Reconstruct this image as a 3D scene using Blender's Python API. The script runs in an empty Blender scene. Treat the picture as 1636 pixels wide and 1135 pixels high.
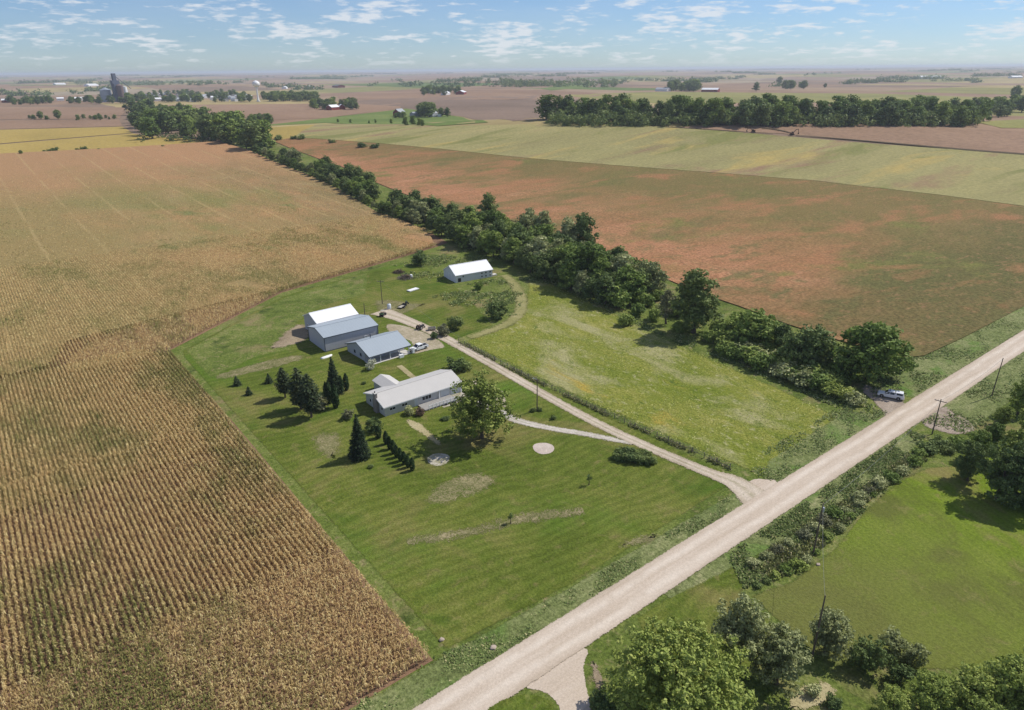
import bpy, bmesh, math, random
import numpy as np
from mathutils import Vector, Matrix

scene = bpy.context.scene
col = scene.collection
rng = np.random.default_rng(7)
random.seed(7)
R = math.radians

# ------------------------------------------------------------------ camera
HC = 75.0                       # drone height above the yard
FPX, CX, CY = 1090.0, 818.0, 567.5
pitch, roll, head = R(22.7), R(0.5), R(52)
FW = np.array([math.cos(head)*math.cos(pitch), math.sin(head)*math.cos(pitch), -math.sin(pitch)])
RT = np.array([math.sin(head), -math.cos(head), 0.0])
UP = np.cross(RT, FW)
cr, sr = math.cos(roll), math.sin(roll)
cam_d = bpy.data.cameras.new('camera')
cam_d.sensor_width = 36.0
cam_d.lens = 36.0*FPX/1636.0
cam_d.clip_start = 0.5
cam_d.clip_end = 90000
cam = bpy.data.objects.new('camera', cam_d)
col.objects.link(cam)
ax = cr*RT - sr*UP
ay = sr*RT + cr*UP
az = -FW
cam.matrix_world = Matrix(((ax[0], ay[0], az[0], 0), (ax[1], ay[1], az[1], 0), (ax[2], ay[2], az[2], HC), (0, 0, 0, 1)))
scene.camera = cam

# ------------------------------------------------------------------ light and sky
SUN_EL, SUN_AZ = R(48), R(-11)          # azimuth counted from +X (along the road)
sun_d = bpy.data.lights.new('sun', 'SUN')
sun_d.energy = 4.8
sun_d.angle = R(0.55)
sun_d.color = (1.0, 0.955, 0.88)
sun = bpy.data.objects.new('sun', sun_d)
sdir = Vector((math.cos(SUN_EL)*math.cos(SUN_AZ), math.cos(SUN_EL)*math.sin(SUN_AZ), math.sin(SUN_EL)))
sun.rotation_euler = sdir.to_track_quat('Z', 'Y').to_euler()
sun.location = (60, 20, 140)
col.objects.link(sun)

world = bpy.data.worlds.new('World')
scene.world = world
world.use_nodes = True
wt = world.node_tree
wt.nodes.clear()


class G:
    """tiny node graph helper"""
    def __init__(s, nt):
        s.nt = nt

    def n(s, t, ins=None, **kw):
        nd = s.nt.nodes.new(t)
        for k, v in kw.items():
            setattr(nd, k, v)
        if ins:
            for k, v in ins.items():
                s.put(nd.inputs[k], v)
        return nd

    def put(s, sock, v):
        if hasattr(v, 'links'):
            s.nt.links.new(v, sock)
        else:
            if sock.type == 'RGBA' and len(v) == 3:
                v = (*v, 1)
            sock.default_value = v

    def math(s, op, a, b=0.0, clamp=False):
        nd = s.n('ShaderNodeMath', {0: a, 1: b}, operation=op)
        nd.use_clamp = clamp
        return nd.outputs[0]

    def vmath(s, op, a, b):
        return s.n('ShaderNodeVectorMath', {0: a, 1: b}, operation=op).outputs[0]

    def noise(s, vec, scale, detail=4, rough=0.55, dist=0.0):
        nd = s.n('ShaderNodeTexNoise', {'Vector': vec, 'Scale': scale, 'Detail': detail, 'Roughness': rough, 'Distortion': dist})
        return nd.outputs[0]

    def ramp(s, fac, stops, interp='LINEAR'):
        nd = s.n('ShaderNodeValToRGB', {'Fac': fac})
        cr_ = nd.color_ramp
        cr_.interpolation = interp
        while len(cr_.elements) < len(stops):
            cr_.elements.new(0.5)
        for e, (p, c) in zip(cr_.elements, stops):
            e.position = p
            if not hasattr(c, '__len__'):
                c = (c, c, c)
            e.color = (*c, 1)
        return nd.outputs[0]

    def mix(s, fac, a, b, blend='MIX'):
        nd = s.n('ShaderNodeMix', data_type='RGBA', blend_type=blend)
        s.put(nd.inputs[0], fac)
        s.put(nd.inputs[6], a)
        s.put(nd.inputs[7], b)
        return nd.outputs[2]

    def range(s, v, a, b, c=0.0, d=1.0):
        nd = s.n('ShaderNodeMapRange', {0: v, 1: a, 2: b, 3: c, 4: d})
        return nd.outputs[0]


g = G(wt)
sky = g.n('ShaderNodeTexSky', sky_type='NISHITA', sun_disc=False)
sky.sun_elevation = SUN_EL
sky.sun_rotation = R(90) - SUN_AZ
sky.air_density = 1.0
sky.dust_density = 0.1
sky.ozone_density = 4.0
sky.altitude = 300
tc = g.n('ShaderNodeTexCoord')
sep = g.n('ShaderNodeSeparateXYZ', {0: tc.outputs['Generated']})
stretch = g.n('ShaderNodeCombineXYZ', {0: sep.outputs[0], 1: sep.outputs[1], 2: g.math('MULTIPLY', sep.outputs[2], 5.0)}).outputs[0]
big = g.noise(stretch, 12.0, 2, 0.5)
puff = g.noise(stretch, 46.0, 6, 0.54, 0.1)
cl = g.math('ADD', g.math('MULTIPLY', big, 0.55), g.math('MULTIPLY', puff, 0.62))
mask = g.math('MULTIPLY', g.range(cl, 0.58, 0.72), 0.75)
veil = g.math('MULTIPLY', g.noise(stretch, 7.0, 4, 0.6), 0.2)
cmask = g.math('MAXIMUM', mask, veil)
cmask = g.math('MULTIPLY', cmask, g.range(sep.outputs[2], 0.002, 0.016))
skyb = g.mix(1.0, sky.outputs[0], (0.86, 1.07, 1.42), 'MULTIPLY')
skyc = g.mix(cmask, skyb, (11.0, 11.3, 11.8))
bg = g.n('ShaderNodeBackground', {'Color': skyc, 'Strength': 0.074})
out = g.n('ShaderNodeOutputWorld', {'Surface': bg.outputs[0]})

vs = scene.view_settings
vs.view_transform = 'Standard'
vs.look = 'None'
vs.exposure = 0.0
vs.gamma = 1.0
vs.use_curve_mapping = False
scene.cycles.volume_step_rate = 1.0
scene.cycles.max_bounces = 6
scene.cycles.transparent_max_bounces = 16
scene.cycles.volume_bounces = 0


# ------------------------------------------------------------------ terrain
def sstep(a, b, x):
    t = np.clip((np.asarray(x, float)-a)/(b-a), 0, 1)
    return t*t*(3-2*t)


def tz(x, y):
    """ground height: flat round the farm, rolling beyond"""
    x = np.asarray(x, float)
    y = np.asarray(y, float)
    d = np.hypot(x, y)
    h = 9.0*sstep(330, 1000, d)
    # long crop hill right of the treeline
    u = (x-610)*0.80 - (y-500)*0.60
    v = (x-610)*0.60 + (y-500)*0.80
    h = h + 21.0*np.exp(-(u/400)**2-(v/165)**2)*sstep(250, 420, d)
    far = sstep(1300, 2600, d)
    h = h + far*(7*np.sin(x/610+1.3)*np.cos(y/830+0.4)+5*np.sin((x*0.7+y)/390+2.0)+3*np.sin((x-0.6*y)/270))
    h = h + sstep(3500, 12000, d)*(14+6*np.sin(x/1500+0.5)*np.cos(y/1900)) + 18*sstep(14000, 30000, d)
    return h


def ray(px, py):
    x = (px-CX)/FPX
    y = -(py-CY)/FPX
    x, y = cr*x+sr*y, -sr*x+cr*y
    return FW + x*RT + y*UP


def at(px, py, z=0.0):
    """point of the ground (plus z) seen at a pixel of the 1636 wide photograph"""
    d = ray(px, py)
    d = d/np.hypot(d[0], d[1])
    s = np.geomspace(20, 40000, 2500)
    hh = HC + s*d[2] - tz(s*d[0], s*d[1]) - z
    i = int(np.argmax(hh < 0))
    if not (hh < 0).any():
        i = len(s)-1
    a, b = s[max(i-1, 0)], s[i]
    for _ in range(40):
        m = (a+b)/2
        if HC + m*d[2] - tz(m*d[0], m*d[1]) - z > 0:
            a = m
        else:
            b = m
    return np.array([a*d[0], a*d[1], float(tz(a*d[0], a*d[1]))])


def pxp(pts):
    return [tuple(at(*p)[:2]) for p in pts]


# ------------------------------------------------------------------ object helpers
def tag(o, label=None, cat=None, group=None, kind=None):
    for k, v in (('label', label), ('category', cat), ('group', group), ('kind', kind)):
        if v:
            o[k] = v
    return o


def empty(name, loc, rz=0.0, scale=None):
    o = bpy.data.objects.new(name, None)
    o.empty_display_size = 0.3
    col.objects.link(o)
    o.location = loc
    o.rotation_euler = (0, 0, rz)
    if scale is not None:
        o.scale = scale
    return o


def link(name, me, parent=None, loc=None, rz=None):
    o = bpy.data.objects.new(name, me)
    col.objects.link(o)
    if parent:
        o.parent = parent
    if loc is not None:
        o.location = loc
    if rz is not None:
        o.rotation_euler = (0, 0, rz)
    return o


def mesh_np(name, verts, faces, mats, attrs=None, smooth=False, fmat=None):
    """verts (n,3), faces (m,k) arrays"""
    me = bpy.data.meshes.new(name)
    verts = np.asarray(verts, np.float32)
    faces = np.asarray(faces, np.int32)
    k = faces.shape[1]
    me.vertices.add(len(verts))
    me.vertices.foreach_set('co', verts.ravel())
    me.loops.add(faces.size)
    me.loops.foreach_set('vertex_index', faces.ravel())
    me.polygons.add(len(faces))
    me.polygons.foreach_set('loop_start', np.arange(0, faces.size, k, dtype=np.int32))
    for m in (mats if isinstance(mats, (list, tuple)) else [mats]):
        me.materials.append(m)
    if fmat is not None:
        me.polygons.foreach_set('material_index', np.asarray(fmat, np.int32))
    for nm, arr in (attrs or {}).items():
        a = me.attributes.new(nm, 'FLOAT', 'POINT')
        a.data.foreach_set('value', np.asarray(arr, np.float32))
    me.update(calc_edges=True)
    if smooth:
        me.polygons.foreach_set('use_smooth', np.ones(len(faces), bool))
    me.validate()
    return me


class MB:
    """collects simple shapes, builds ONE mesh object"""
    def __init__(s):
        s.bm = bmesh.new()

    def box(s, x0, x1, y0, y1, z0, z1, mi=0):
        v = [s.bm.verts.new(p) for p in ((x0, y0, z0), (x1, y0, z0), (x1, y1, z0), (x0, y1, z0), (x0, y0, z1), (x1, y0, z1), (x1, y1, z1), (x0, y1, z1))]
        for f in ((3, 2, 1, 0), (4, 5, 6, 7), (0, 1, 5, 4), (1, 2, 6, 5), (2, 3, 7, 6), (3, 0, 4, 7)):
            s.bm.faces.new([v[i] for i in f]).material_index = mi
        return s

    def prism(s, poly, y0, y1, axis='y', mi=0):
        """poly in the (a,b) plane, extruded along axis"""
        def P(a, b, t):
            return {'y': (a, t, b), 'x': (t, a, b), 'z': (a, b, t)}[axis]
        A = [s.bm.verts.new(P(a, b, y0)) for a, b in poly]
        B = [s.bm.verts.new(P(a, b, y1)) for a, b in poly]
        n = len(poly)
        fs = [s.bm.faces.new(A), s.bm.faces.new(B[::-1])]
        for i in range(n):
            fs.append(s.bm.faces.new([A[i], B[i], B[(i+1) % n], A[(i+1) % n]]))
        for f in fs:
            f.material_index = mi
        return s

    def tube(s, p0, p1, r0, r1=None, n=8, mi=0, cap=True):
        r1 = r0 if r1 is None else r1
        p0, p1 = Vector(p0), Vector(p1)
        d = (p1-p0).normalized()
        a = d.orthogonal().normalized()
        b = d.cross(a)
        A, B = [], []
        for i in range(n):
            t = 2*math.pi*i/n
            o = a*math.cos(t)+b*math.sin(t)
            A.append(s.bm.verts.new(p0+o*r0))
            B.append(s.bm.verts.new(p1+o*r1))
        for i in range(n):
            s.bm.faces.new([A[i], A[(i+1) % n], B[(i+1) % n], B[i]]).material_index = mi
        if cap:
            s.bm.faces.new(A[::-1]).material_index = mi
            s.bm.faces.new(B).material_index = mi
        return s

    def lathe(s, prof, n=20, c=(0, 0, 0), mi=0):
        rings = []
        for r, z in prof:
            rings.append([s.bm.verts.new((c[0]+r*math.cos(2*math.pi*i/n), c[1]+r*math.sin(2*math.pi*i/n), c[2]+z)) for i in range(n)])
        for A, B in zip(rings, rings[1:]):
            for i in range(n):
                s.bm.faces.new([A[i], A[(i+1) % n], B[(i+1) % n], B[i]]).material_index = mi
        s.bm.faces.new(rings[0][::-1])
        s.bm.faces.new(rings[-1])
        return s

    def quad(s, pts, mi=0):
        s.bm.faces.new([s.bm.verts.new(p) for p in pts]).material_index = mi
        return s

    def mesh(s, name, mats, bevel=0.0, smooth=False):
        bmesh.ops.recalc_face_normals(s.bm, faces=s.bm.faces)
        if bevel:
            bmesh.ops.bevel(s.bm, geom=s.bm.edges[:], offset=bevel, segments=1, affect='EDGES', clamp_overlap=True)
        me = bpy.data.meshes.new(name)
        s.bm.to_mesh(me)
        s.bm.free()
        for m in (mats if isinstance(mats, (list, tuple)) else [mats]):
            me.materials.append(m)
        if smooth:
            for p in me.polygons:
                p.use_smooth = True
        return me

    def build(s, name, mats, parent=None, bevel=0.0, smooth=False):
        return link(name, s.mesh(name, mats, bevel, smooth), parent)
# ------------------------------------------------------------------ materials
def newmat(name):
    m = bpy.data.materials.new(name)
    m.use_nodes = True
    m.node_tree.nodes.clear()
    return m, G(m.node_tree)


def finish(g, color, rough=0.9, spec=0.1, metal=0.0, normal=None, alpha=None, trans=0.0):
    ins = {'Base Color': color, 'Roughness': rough, 'Metallic': metal, 'Specular IOR Level': spec}
    if normal is not None:
        ins['Normal'] = normal
    b = g.n('ShaderNodeBsdfPrincipled', ins).outputs[0]
    if trans:
        t = g.n('ShaderNodeBsdfTranslucent', {'Color': color}).outputs[0]
        b = g.n('ShaderNodeMixShader', {0: trans, 1: b, 2: t}).outputs[0]
    if alpha is not None:
        tr = g.n('ShaderNodeBsdfTransparent').outputs[0]
        b = g.n('ShaderNodeMixShader', {0: alpha, 1: tr, 2: b}).outputs[0]
    g.n('ShaderNodeOutputMaterial', {'Surface': b})


def bump(g, h, strength, dist=0.1):
    return g.n('ShaderNodeBump', {'Strength': strength, 'Distance': dist, 'Height': h}).outputs[0]


def edge_alpha(g, pos, scale=0.9, amount=0.9, soft=(0.40, 0.60), top=1.0):
    """ragged border: attribute 'edge' is 0 on the rim and 1 inside; small blades and stones thin out towards the rim"""
    e = g.n('ShaderNodeAttribute', attribute_name='edge').outputs['Fac']
    n = g.noise(pos, scale, 7, 0.7)
    s = g.math('ADD', e, g.math('MULTIPLY', g.math('SUBTRACT', n, 0.5), amount))
    s = g.range(s, soft[0], soft[1], 0.0, top)
    flat = g.vmath('MULTIPLY', pos, (1.0, 1.0, 0.0))
    cell = g.n('ShaderNodeVectorMath', {0: flat, 1: (0.11, 0.13, 1.0)}, operation='SNAP').outputs[0]
    w = g.n('ShaderNodeTexWhiteNoise', {0: cell}, noise_dimensions='3D').outputs[0]
    m = g.range(g.noise(flat, 2.2, 3, 0.6), 0.3, 0.7)
    thr = g.math('ADD', g.math('MULTIPLY', w, 0.6), g.math('MULTIPLY', m, 0.4))
    return g.math('GREATER_THAN', g.math('MULTIPLY', s, 1.02), thr)


def ground(name, cols, big=0.02, mid=0.15, fine=2.0, weights=(1.0, 0.5, 0.35), stretch=(1, 1, 1), rot=0.0, stripes=None,
           edges=False, bump_s=0.5, fine_contrast=0.35, accents=(), rough=0.95, edge_scale=0.9, edge_amount=0.9, streak=None, soft=(0.3, 0.7), top=1.0, redge=None, tram=None, tracks=None, late=()):
    """cols: ramp of the ground's own colours; accents: (scale, lo, hi, colour) patches"""
    m, g = newmat(name)
    pos = g.n('ShaderNodeNewGeometry').outputs['Position']
    mp = g.n('ShaderNodeMapping', {'Vector': pos, 'Rotation': (0, 0, rot), 'Scale': stretch}).outputs[0]
    a = g.noise(mp, big, 4, 0.6, 0.4)
    b = g.noise(mp, mid, 5, 0.6)
    c = g.noise(pos, fine, 4, 0.7)
    w = sum(weights)
    f = g.math('ADD', g.math('ADD', g.math('MULTIPLY', a, weights[0]/w), g.math('MULTIPLY', b, weights[1]/w)), g.math('MULTIPLY', c, weights[2]/w))
    f = g.range(f, 0.34, 0.66)
    colr = g.ramp(f, cols)
    for (sc, lo, hi, cc, *off) in accents:
        p2 = g.vmath('ADD', mp, (off[0] if off else 31.0, 17.0, 5.0))
        k = g.range(g.noise(p2, sc, 5, 0.62, 0.5), lo, hi)
        colr = g.mix(k, colr, cc)
    if stripes:
        period, ang, amt, wob = stripes
        q = g.n('ShaderNodeMapping', {'Vector': pos, 'Rotation': (0, 0, ang)}).outputs[0]
        q = g.vmath('ADD', q, g.n('ShaderNodeCombineXYZ', {0: g.math('MULTIPLY', g.noise(pos, 0.03, 2), wob)}).outputs[0])
        wv = g.n('ShaderNodeTexWave', {'Vector': q, 'Scale': 0.314/period, 'Distortion': 0.6, 'Detail': 2.0, 'Detail Scale': 2.0}, wave_type='BANDS', bands_direction='X').outputs[1]
        colr = g.mix(g.math('MULTIPLY', g.range(wv, 0.2, 0.8), amt), colr, (0.55, 0.55, 0.5), 'MULTIPLY')
    if streak:
        st, ang, sc, amt, cc = streak
        q = g.n('ShaderNodeMapping', {'Vector': pos, 'Rotation': (0, 0, ang), 'Scale': st}).outputs[0]
        k = g.range(g.noise(q, sc, 4, 0.65), 0.5, 0.72, 0, amt)
        colr = g.mix(k, colr, cc)
    for ax_, lo, hi, cc in (redge or ()):      # the crop is greener towards one side of its field
        sx = g.n('ShaderNodeSeparateXYZ', {0: pos}).outputs[ax_]
        sx = g.math('ADD', sx, g.math('MULTIPLY', g.math('SUBTRACT', g.noise(mp, 0.02, 5, 0.65), 0.5), abs(hi-lo)*1.7))
        colr = g.mix(g.range(sx, lo, hi, 0.0, 0.8), colr, cc)
    for (sc, lo, hi, cc, off) in late:
        k = g.range(g.noise(g.vmath('ADD', mp, (off, 17.0, 5.0)), sc, 5, 0.65, 0.4), lo, hi, 0.0, 0.8)
        colr = g.mix(k, colr, cc)
    if tram:       # wheel tracks of the sprayer
        per, cc, amt = tram
        q = g.n('ShaderNodeSeparateXYZ', {0: pos}).outputs[0]
        w_ = g.math('PINGPONG', g.math('ADD', q, g.math('MULTIPLY', g.noise(pos, 0.02, 3), 3.0)), per)
        k = g.math('MULTIPLY', g.range(w_, 1.1, 0.0), g.range(g.noise(pos, 0.02, 3), 0.35, 0.55, 0, amt))
        colr = g.mix(k, colr, cc)
    if tracks:     # packed wheel tracks and loose stone ridges along a road
        ac = g.n('ShaderNodeAttribute', attribute_name='across').outputs['Fac']
        ac = g.math('ADD', ac, g.math('MULTIPLY', g.math('SUBTRACT', g.noise(pos, 0.06, 3), 0.5), 0.5))
        k = g.math('ABSOLUTE', g.math('SUBTRACT', g.math('ABSOLUTE', ac), 0.42))
        k = g.math('MULTIPLY', g.range(k, 0.26, 0.05), g.range(g.noise(pos, 0.35, 4, 0.65), 0.3, 0.6, 0.35, 1.0))
        colr = g.mix(g.math('MULTIPLY', k, tracks[1]), colr, tracks[0])
        rim_ = g.math('MULTIPLY', g.range(g.math('ABSOLUTE', ac), 0.72, 1.0), 0.5)
        colr = g.mix(rim_, colr, tracks[2])
        cen = g.math('MULTIPLY', g.range(g.math('ABSOLUTE', ac), 0.22, 0.0), tracks[3])
        colr = g.mix(g.math('MULTIPLY', cen, g.range(g.noise(pos, 0.8, 5, 0.7), 0.38, 0.58)), colr, (0.20, 0.19, 0.09))
    v = g.math('ADD', 1.0-fine_contrast/2, g.math('MULTIPLY', g.range(c, 0.3, 0.7), fine_contrast))
    vcol = g.n('ShaderNodeCombineXYZ', {0: v, 1: v, 2: v}).outputs[0]
    colr = g.mix(1.0, colr, vcol, 'MULTIPLY')
    finish(g, colr, rough, 0.05, normal=bump(g, g.math('ADD', c, b), bump_s, 0.25), alpha=edge_alpha(g, pos, edge_scale, edge_amount, soft, top) if edges else None)
    return m


def plain(name, c, rough=0.6, spec=0.3, metal=0.0, var=0.12, scale=0.6, wave=None):
    m, g = newmat(name)
    tco = g.n('ShaderNodeTexCoord').outputs['Object']
    n = g.noise(tco, scale, 5, 0.65)
    k = g.math('ADD', 1.0-var, g.math('MULTIPLY', n, 2*var))
    kc = g.n('ShaderNodeCombineXYZ', {0: k, 1: k, 2: k}).outputs[0]
    colr = g.mix(1.0, (*c, 1), kc, 'MULTIPLY')
    nrm = None
    if wave:
        per, ax_, st = wave
        wv = g.n('ShaderNodeTexWave', {'Vector': tco, 'Scale': 0.314/per}, wave_type='BANDS', bands_direction=ax_, wave_profile='SAW').outputs[1]
        nrm = bump(g, wv, st, 0.05)
        colr = g.mix(g.range(wv, 0.86, 1.0, 0, 0.25), colr, (0.3, 0.3, 0.3), 'MULTIPLY')
    finish(g, colr, rough, spec, metal, normal=nrm)
    return m


def leafmat(name, stops, trans=0.22, rough=0.65, obj_var=0.48):
    """leaf colour from the leaf's own random tint and the plant's own random value"""
    m, g = newmat(name)
    t = g.n('ShaderNodeAttribute', attribute_name='tint').outputs['Fac']
    r = g.n('ShaderNodeObjectInfo').outputs['Random']
    f = g.math('ADD', g.math('MULTIPLY', t, 1-obj_var), g.math('MULTIPLY', r, obj_var))
    finish(g, g.ramp(f, stops), rough, 0.15, trans=trans)
    return m


M = {}
M['leaf_mid'] = leafmat('leaf_mid', [(0, (0.088, 0.134, 0.031)), (0.5, (0.170, 0.243, 0.053)), (1, (0.342, 0.403, 0.094))])
M['leaf_dark'] = leafmat('leaf_dark', [(0, (0.072, 0.112, 0.041)), (0.5, (0.139, 0.192, 0.058)), (1, (0.265, 0.308, 0.094))])
M['leaf_yellow'] = leafmat('leaf_yellow', [(0, (0.121, 0.163, 0.036)), (0.5, (0.272, 0.338, 0.074)), (1, (0.525, 0.542, 0.155))])
M['leaf_lime'] = leafmat('leaf_lime', [(0, (0.085, 0.125, 0.022)), (0.5, (0.205, 0.26, 0.05)), (1, (0.40, 0.44, 0.12))], obj_var=0.0)
M['leaf_grey'] = leafmat('leaf_grey', [(0, (0.137, 0.161, 0.066)), (0.5, (0.288, 0.316, 0.131)), (1, (0.610, 0.611, 0.307))])
M['leaf_bare'] = leafmat('leaf_bare', [(0, (0.120, 0.118, 0.065)), (0.5, (0.199, 0.204, 0.107)), (1, (0.293, 0.314, 0.178))])
M['leaf_pale'] = leafmat('leaf_pale', [(0, (0.192, 0.204, 0.120)), (0.5, (0.432, 0.444, 0.312)), (1, (0.720, 0.720, 0.564))])
M['leaf_red'] = leafmat('leaf_red', [(0, (0.098, 0.056, 0.042)), (0.5, (0.182, 0.126, 0.084)), (1, (0.280, 0.224, 0.140))])
M['needle'] = leafmat('needle', [(0, (0.015, 0.030, 0.014)), (0.5, (0.032, 0.055, 0.023)), (1, (0.068, 0.093, 0.040))], trans=0.08)
M['needle_pine'] = leafmat('needle_pine', [(0, (0.027, 0.042, 0.017)), (0.5, (0.056, 0.078, 0.032)), (1, (0.128, 0.138, 0.066))], trans=0.08)
M['arbor'] = leafmat('arbor', [(0, (0.013, 0.032, 0.010)), (0.5, (0.029, 0.056, 0.017)), (1, (0.056, 0.090, 0.027))], trans=0.08)
M['bark'] = plain('bark', (0.12, 0.095, 0.07), 0.95, 0.05, var=0.35, scale=3)
M['wood_grey'] = plain('wood_grey', (0.17, 0.15, 0.13), 0.95, 0.05, var=0.3, scale=2)
M['weed'] = leafmat('weed', [(0, (0.088, 0.114, 0.034)), (0.35, (0.173, 0.236, 0.066)), (0.7, (0.268, 0.320, 0.110)), (1, (0.473, 0.427, 0.207))], obj_var=0.0, trans=0.2)
M['brush'] = leafmat('brush', [(0, (0.098, 0.121, 0.042)), (0.4, (0.209, 0.225, 0.081)), (0.75, (0.389, 0.399, 0.162)), (1, (0.667, 0.572, 0.347))], obj_var=0.0, trans=0.15)
M['meadow_tuft'] = leafmat('meadow_tuft', [(0, (0.143, 0.206, 0.038)), (0.45, (0.301, 0.364, 0.063)), (0.8, (0.475, 0.475, 0.113)), (1, (0.729, 0.697, 0.302))], obj_var=0.0, trans=0.2)


def corn_mat():
    m, g = newmat('corn_leaf')
    pos = g.n('ShaderNodeNewGeometry').outputs['Position']
    t = g.n('ShaderNodeAttribute', attribute_name='tint').outputs['Fac']
    flat = g.vmath('MULTIPLY', pos, (0.880, 0.396, 0.000))
    a = g.noise(flat, 0.045, 4, 0.6, 0.3)
    b = g.noise(flat, 0.3, 4, 0.6)
    dry = g.ramp(t, [(0, (0.387, 0.242, 0.108)), (0.4, (0.546, 0.378, 0.178)), (0.75, (0.669, 0.502, 0.241)), (1, (0.739, 0.625, 0.322))])
    grn = g.ramp(t, [(0, (0.088, 0.114, 0.028)), (0.6, (0.194, 0.220, 0.056)), (1, (0.370, 0.334, 0.112))])
    s = g.math('ADD', g.math('MULTIPLY', a, 0.72), g.math('MULTIPLY', b, 0.28))
    s = g.math('ADD', s, g.math('MULTIPLY', g.math('SUBTRACT', t, 0.5), -0.10))
    # greener towards the road end of the field
    sy = g.n('ShaderNodeSeparateXYZ', {0: pos}).outputs[1]
    s = g.math('ADD', s, g.range(sy, 112, 82, 0, 0.06))
    k = g.range(s, 0.488, 0.61, 0.08, 0.88)
    finish(g, g.mix(k, dry, grn), 0.8, 0.1, trans=0.34)
    return m


M['corn'] = corn_mat()
SOIL = ((0.10, 0.065, 0.042))
M['soil'] = ground('corn_soil', [(0, (0.14, 0.085, 0.053)), (0.5, (0.22, 0.135, 0.083)), (1, (0.31, 0.20, 0.125))], fine=4, bump_s=0.6)
TAN1, TAN2, TAN3 = (0.25, 0.165, 0.085), (0.385, 0.212, 0.102), (0.45, 0.265, 0.135)
M['corn_canopy'] = ground('corn_canopy', [(0, (0.17, 0.145, 0.065)), (0.33, (0.255, 0.175, 0.08)), (0.6, TAN2), (1, TAN3)], big=0.006, mid=0.05, fine=1.3,
                          stretch=(1, 0.5, 1), fine_contrast=0.8, bump_s=1.0, accents=((0.012, 0.53, 0.64, (0.20, 0.18, 0.062)), (0.03, 0.60, 0.70, (0.15, 0.17, 0.06), 91.0)),
                          streak=((0.065, 0.0015, 1), 0, 1.0, 0.3, (0.42, 0.33, 0.17)), redge=((0, 165, 30, (0.225, 0.185, 0.072)), (1, 470, 640, (0.36, 0.205, 0.105))), tram=(11.0, (0.43, 0.32, 0.15), 0.45))
M['bean_red'] = ground('red_brown_crop', [(0, (0.18, 0.115, 0.050)), (0.4, (0.28, 0.146, 0.07)), (0.7, (0.36, 0.178, 0.094)), (1, (0.44, 0.245, 0.145))], big=0.010, mid=0.045, fine=1.0,
                       stretch=(0.8, 1.6, 1), rot=R(35), fine_contrast=0.85, bump_s=1.0, accents=((0.011, 0.52, 0.62, (0.135, 0.125, 0.045)), (0.05, 0.55, 0.66, (0.16, 0.13, 0.055), 83.0)), redge=((0, 250, 350, (0.145, 0.128, 0.044)), (1, 150, 95, (0.105, 0.10, 0.036))), late=((0.018, 0.57, 0.67, (0.155, 0.155, 0.045), 203.0), (0.02, 0.53, 0.64, (0.30, 0.15, 0.072), 307.0), (0.25, 0.56, 0.70, (0.27, 0.16, 0.08), 407.0)), streak=((0.5, 0.012, 1), R(-3), 1.0, 0.45, (0.20, 0.145, 0.065)))
M['bean_gold'] = ground('gold_green_crop', [(0, (0.22, 0.17, 0.085)), (0.35, (0.255, 0.23, 0.098)), (0.62, (0.285, 0.255, 0.108)), (1, (0.35, 0.285, 0.13))], big=0.005, mid=0.02, fine=0.45,
                        stretch=(0.6, 2.4, 1), rot=R(35), fine_contrast=0.4, accents=((0.008, 0.53, 0.63, (0.25, 0.165, 0.095)), (0.012, 0.56, 0.66, (0.36, 0.28, 0.10), 71.0), (0.010, 0.56, 0.64, (0.19, 0.19, 0.065), 131.0)))
M['gold'] = ground('gold_crop', [(0, (0.27, 0.205, 0.062)), (0.5, (0.355, 0.26, 0.078)), (1, (0.43, 0.325, 0.10))], big=0.004, mid=0.02, fine=0.3, stretch=(1, 0.4, 1), fine_contrast=0.3)
M['pink_corn'] = ground('far_dry_corn', [(0, (0.20, 0.13, 0.082)), (0.5, (0.262, 0.17, 0.11)), (1, (0.32, 0.215, 0.14))], big=0.003, mid=0.012, fine=0.2, stretch=(1, 0.5, 1), fine_contrast=0.3)
M['grey_corn'] = ground('far_dull_corn', [(0, (0.155, 0.110, 0.078)), (0.5, (0.205, 0.145, 0.105)), (1, (0.255, 0.18, 0.13))], big=0.003, mid=0.012, fine=0.2, fine_contrast=0.3)
M['green_far'] = ground('far_pasture', [(0, (0.085, 0.125, 0.032)), (0.5, (0.13, 0.175, 0.045)), (1, (0.20, 0.22, 0.07))], big=0.006, mid=0.02, fine=0.3)
M['olive_far'] = ground('far_olive_crop', [(0, (0.17, 0.165, 0.055)), (0.5, (0.225, 0.215, 0.07)), (1, (0.29, 0.25, 0.09))], big=0.004, mid=0.02, fine=0.3)
M['lawn'] = ground('lawn', [(0, (0.068, 0.094, 0.015)), (0.4, (0.103, 0.136, 0.021)), (0.7, (0.146, 0.165, 0.034)), (1, (0.206, 0.192, 0.064))], big=0.035, mid=0.25, fine=2.2,
                   weights=(1, 0.7, 0.5), stripes=(2.1, R(96), 0.34, 16.0), fine_contrast=0.5, edges=True, bump_s=0.8,
                   accents=((0.045, 0.52, 0.70, (0.212, 0.181, 0.064)), (0.35, 0.56, 0.76, (0.206, 0.181, 0.067), 11.0), (0.06, 0.56, 0.70, (0.071, 0.119, 0.015), 57.0), (0.02, 0.52, 0.66, (0.095, 0.158, 0.020), 143.0)))
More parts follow.
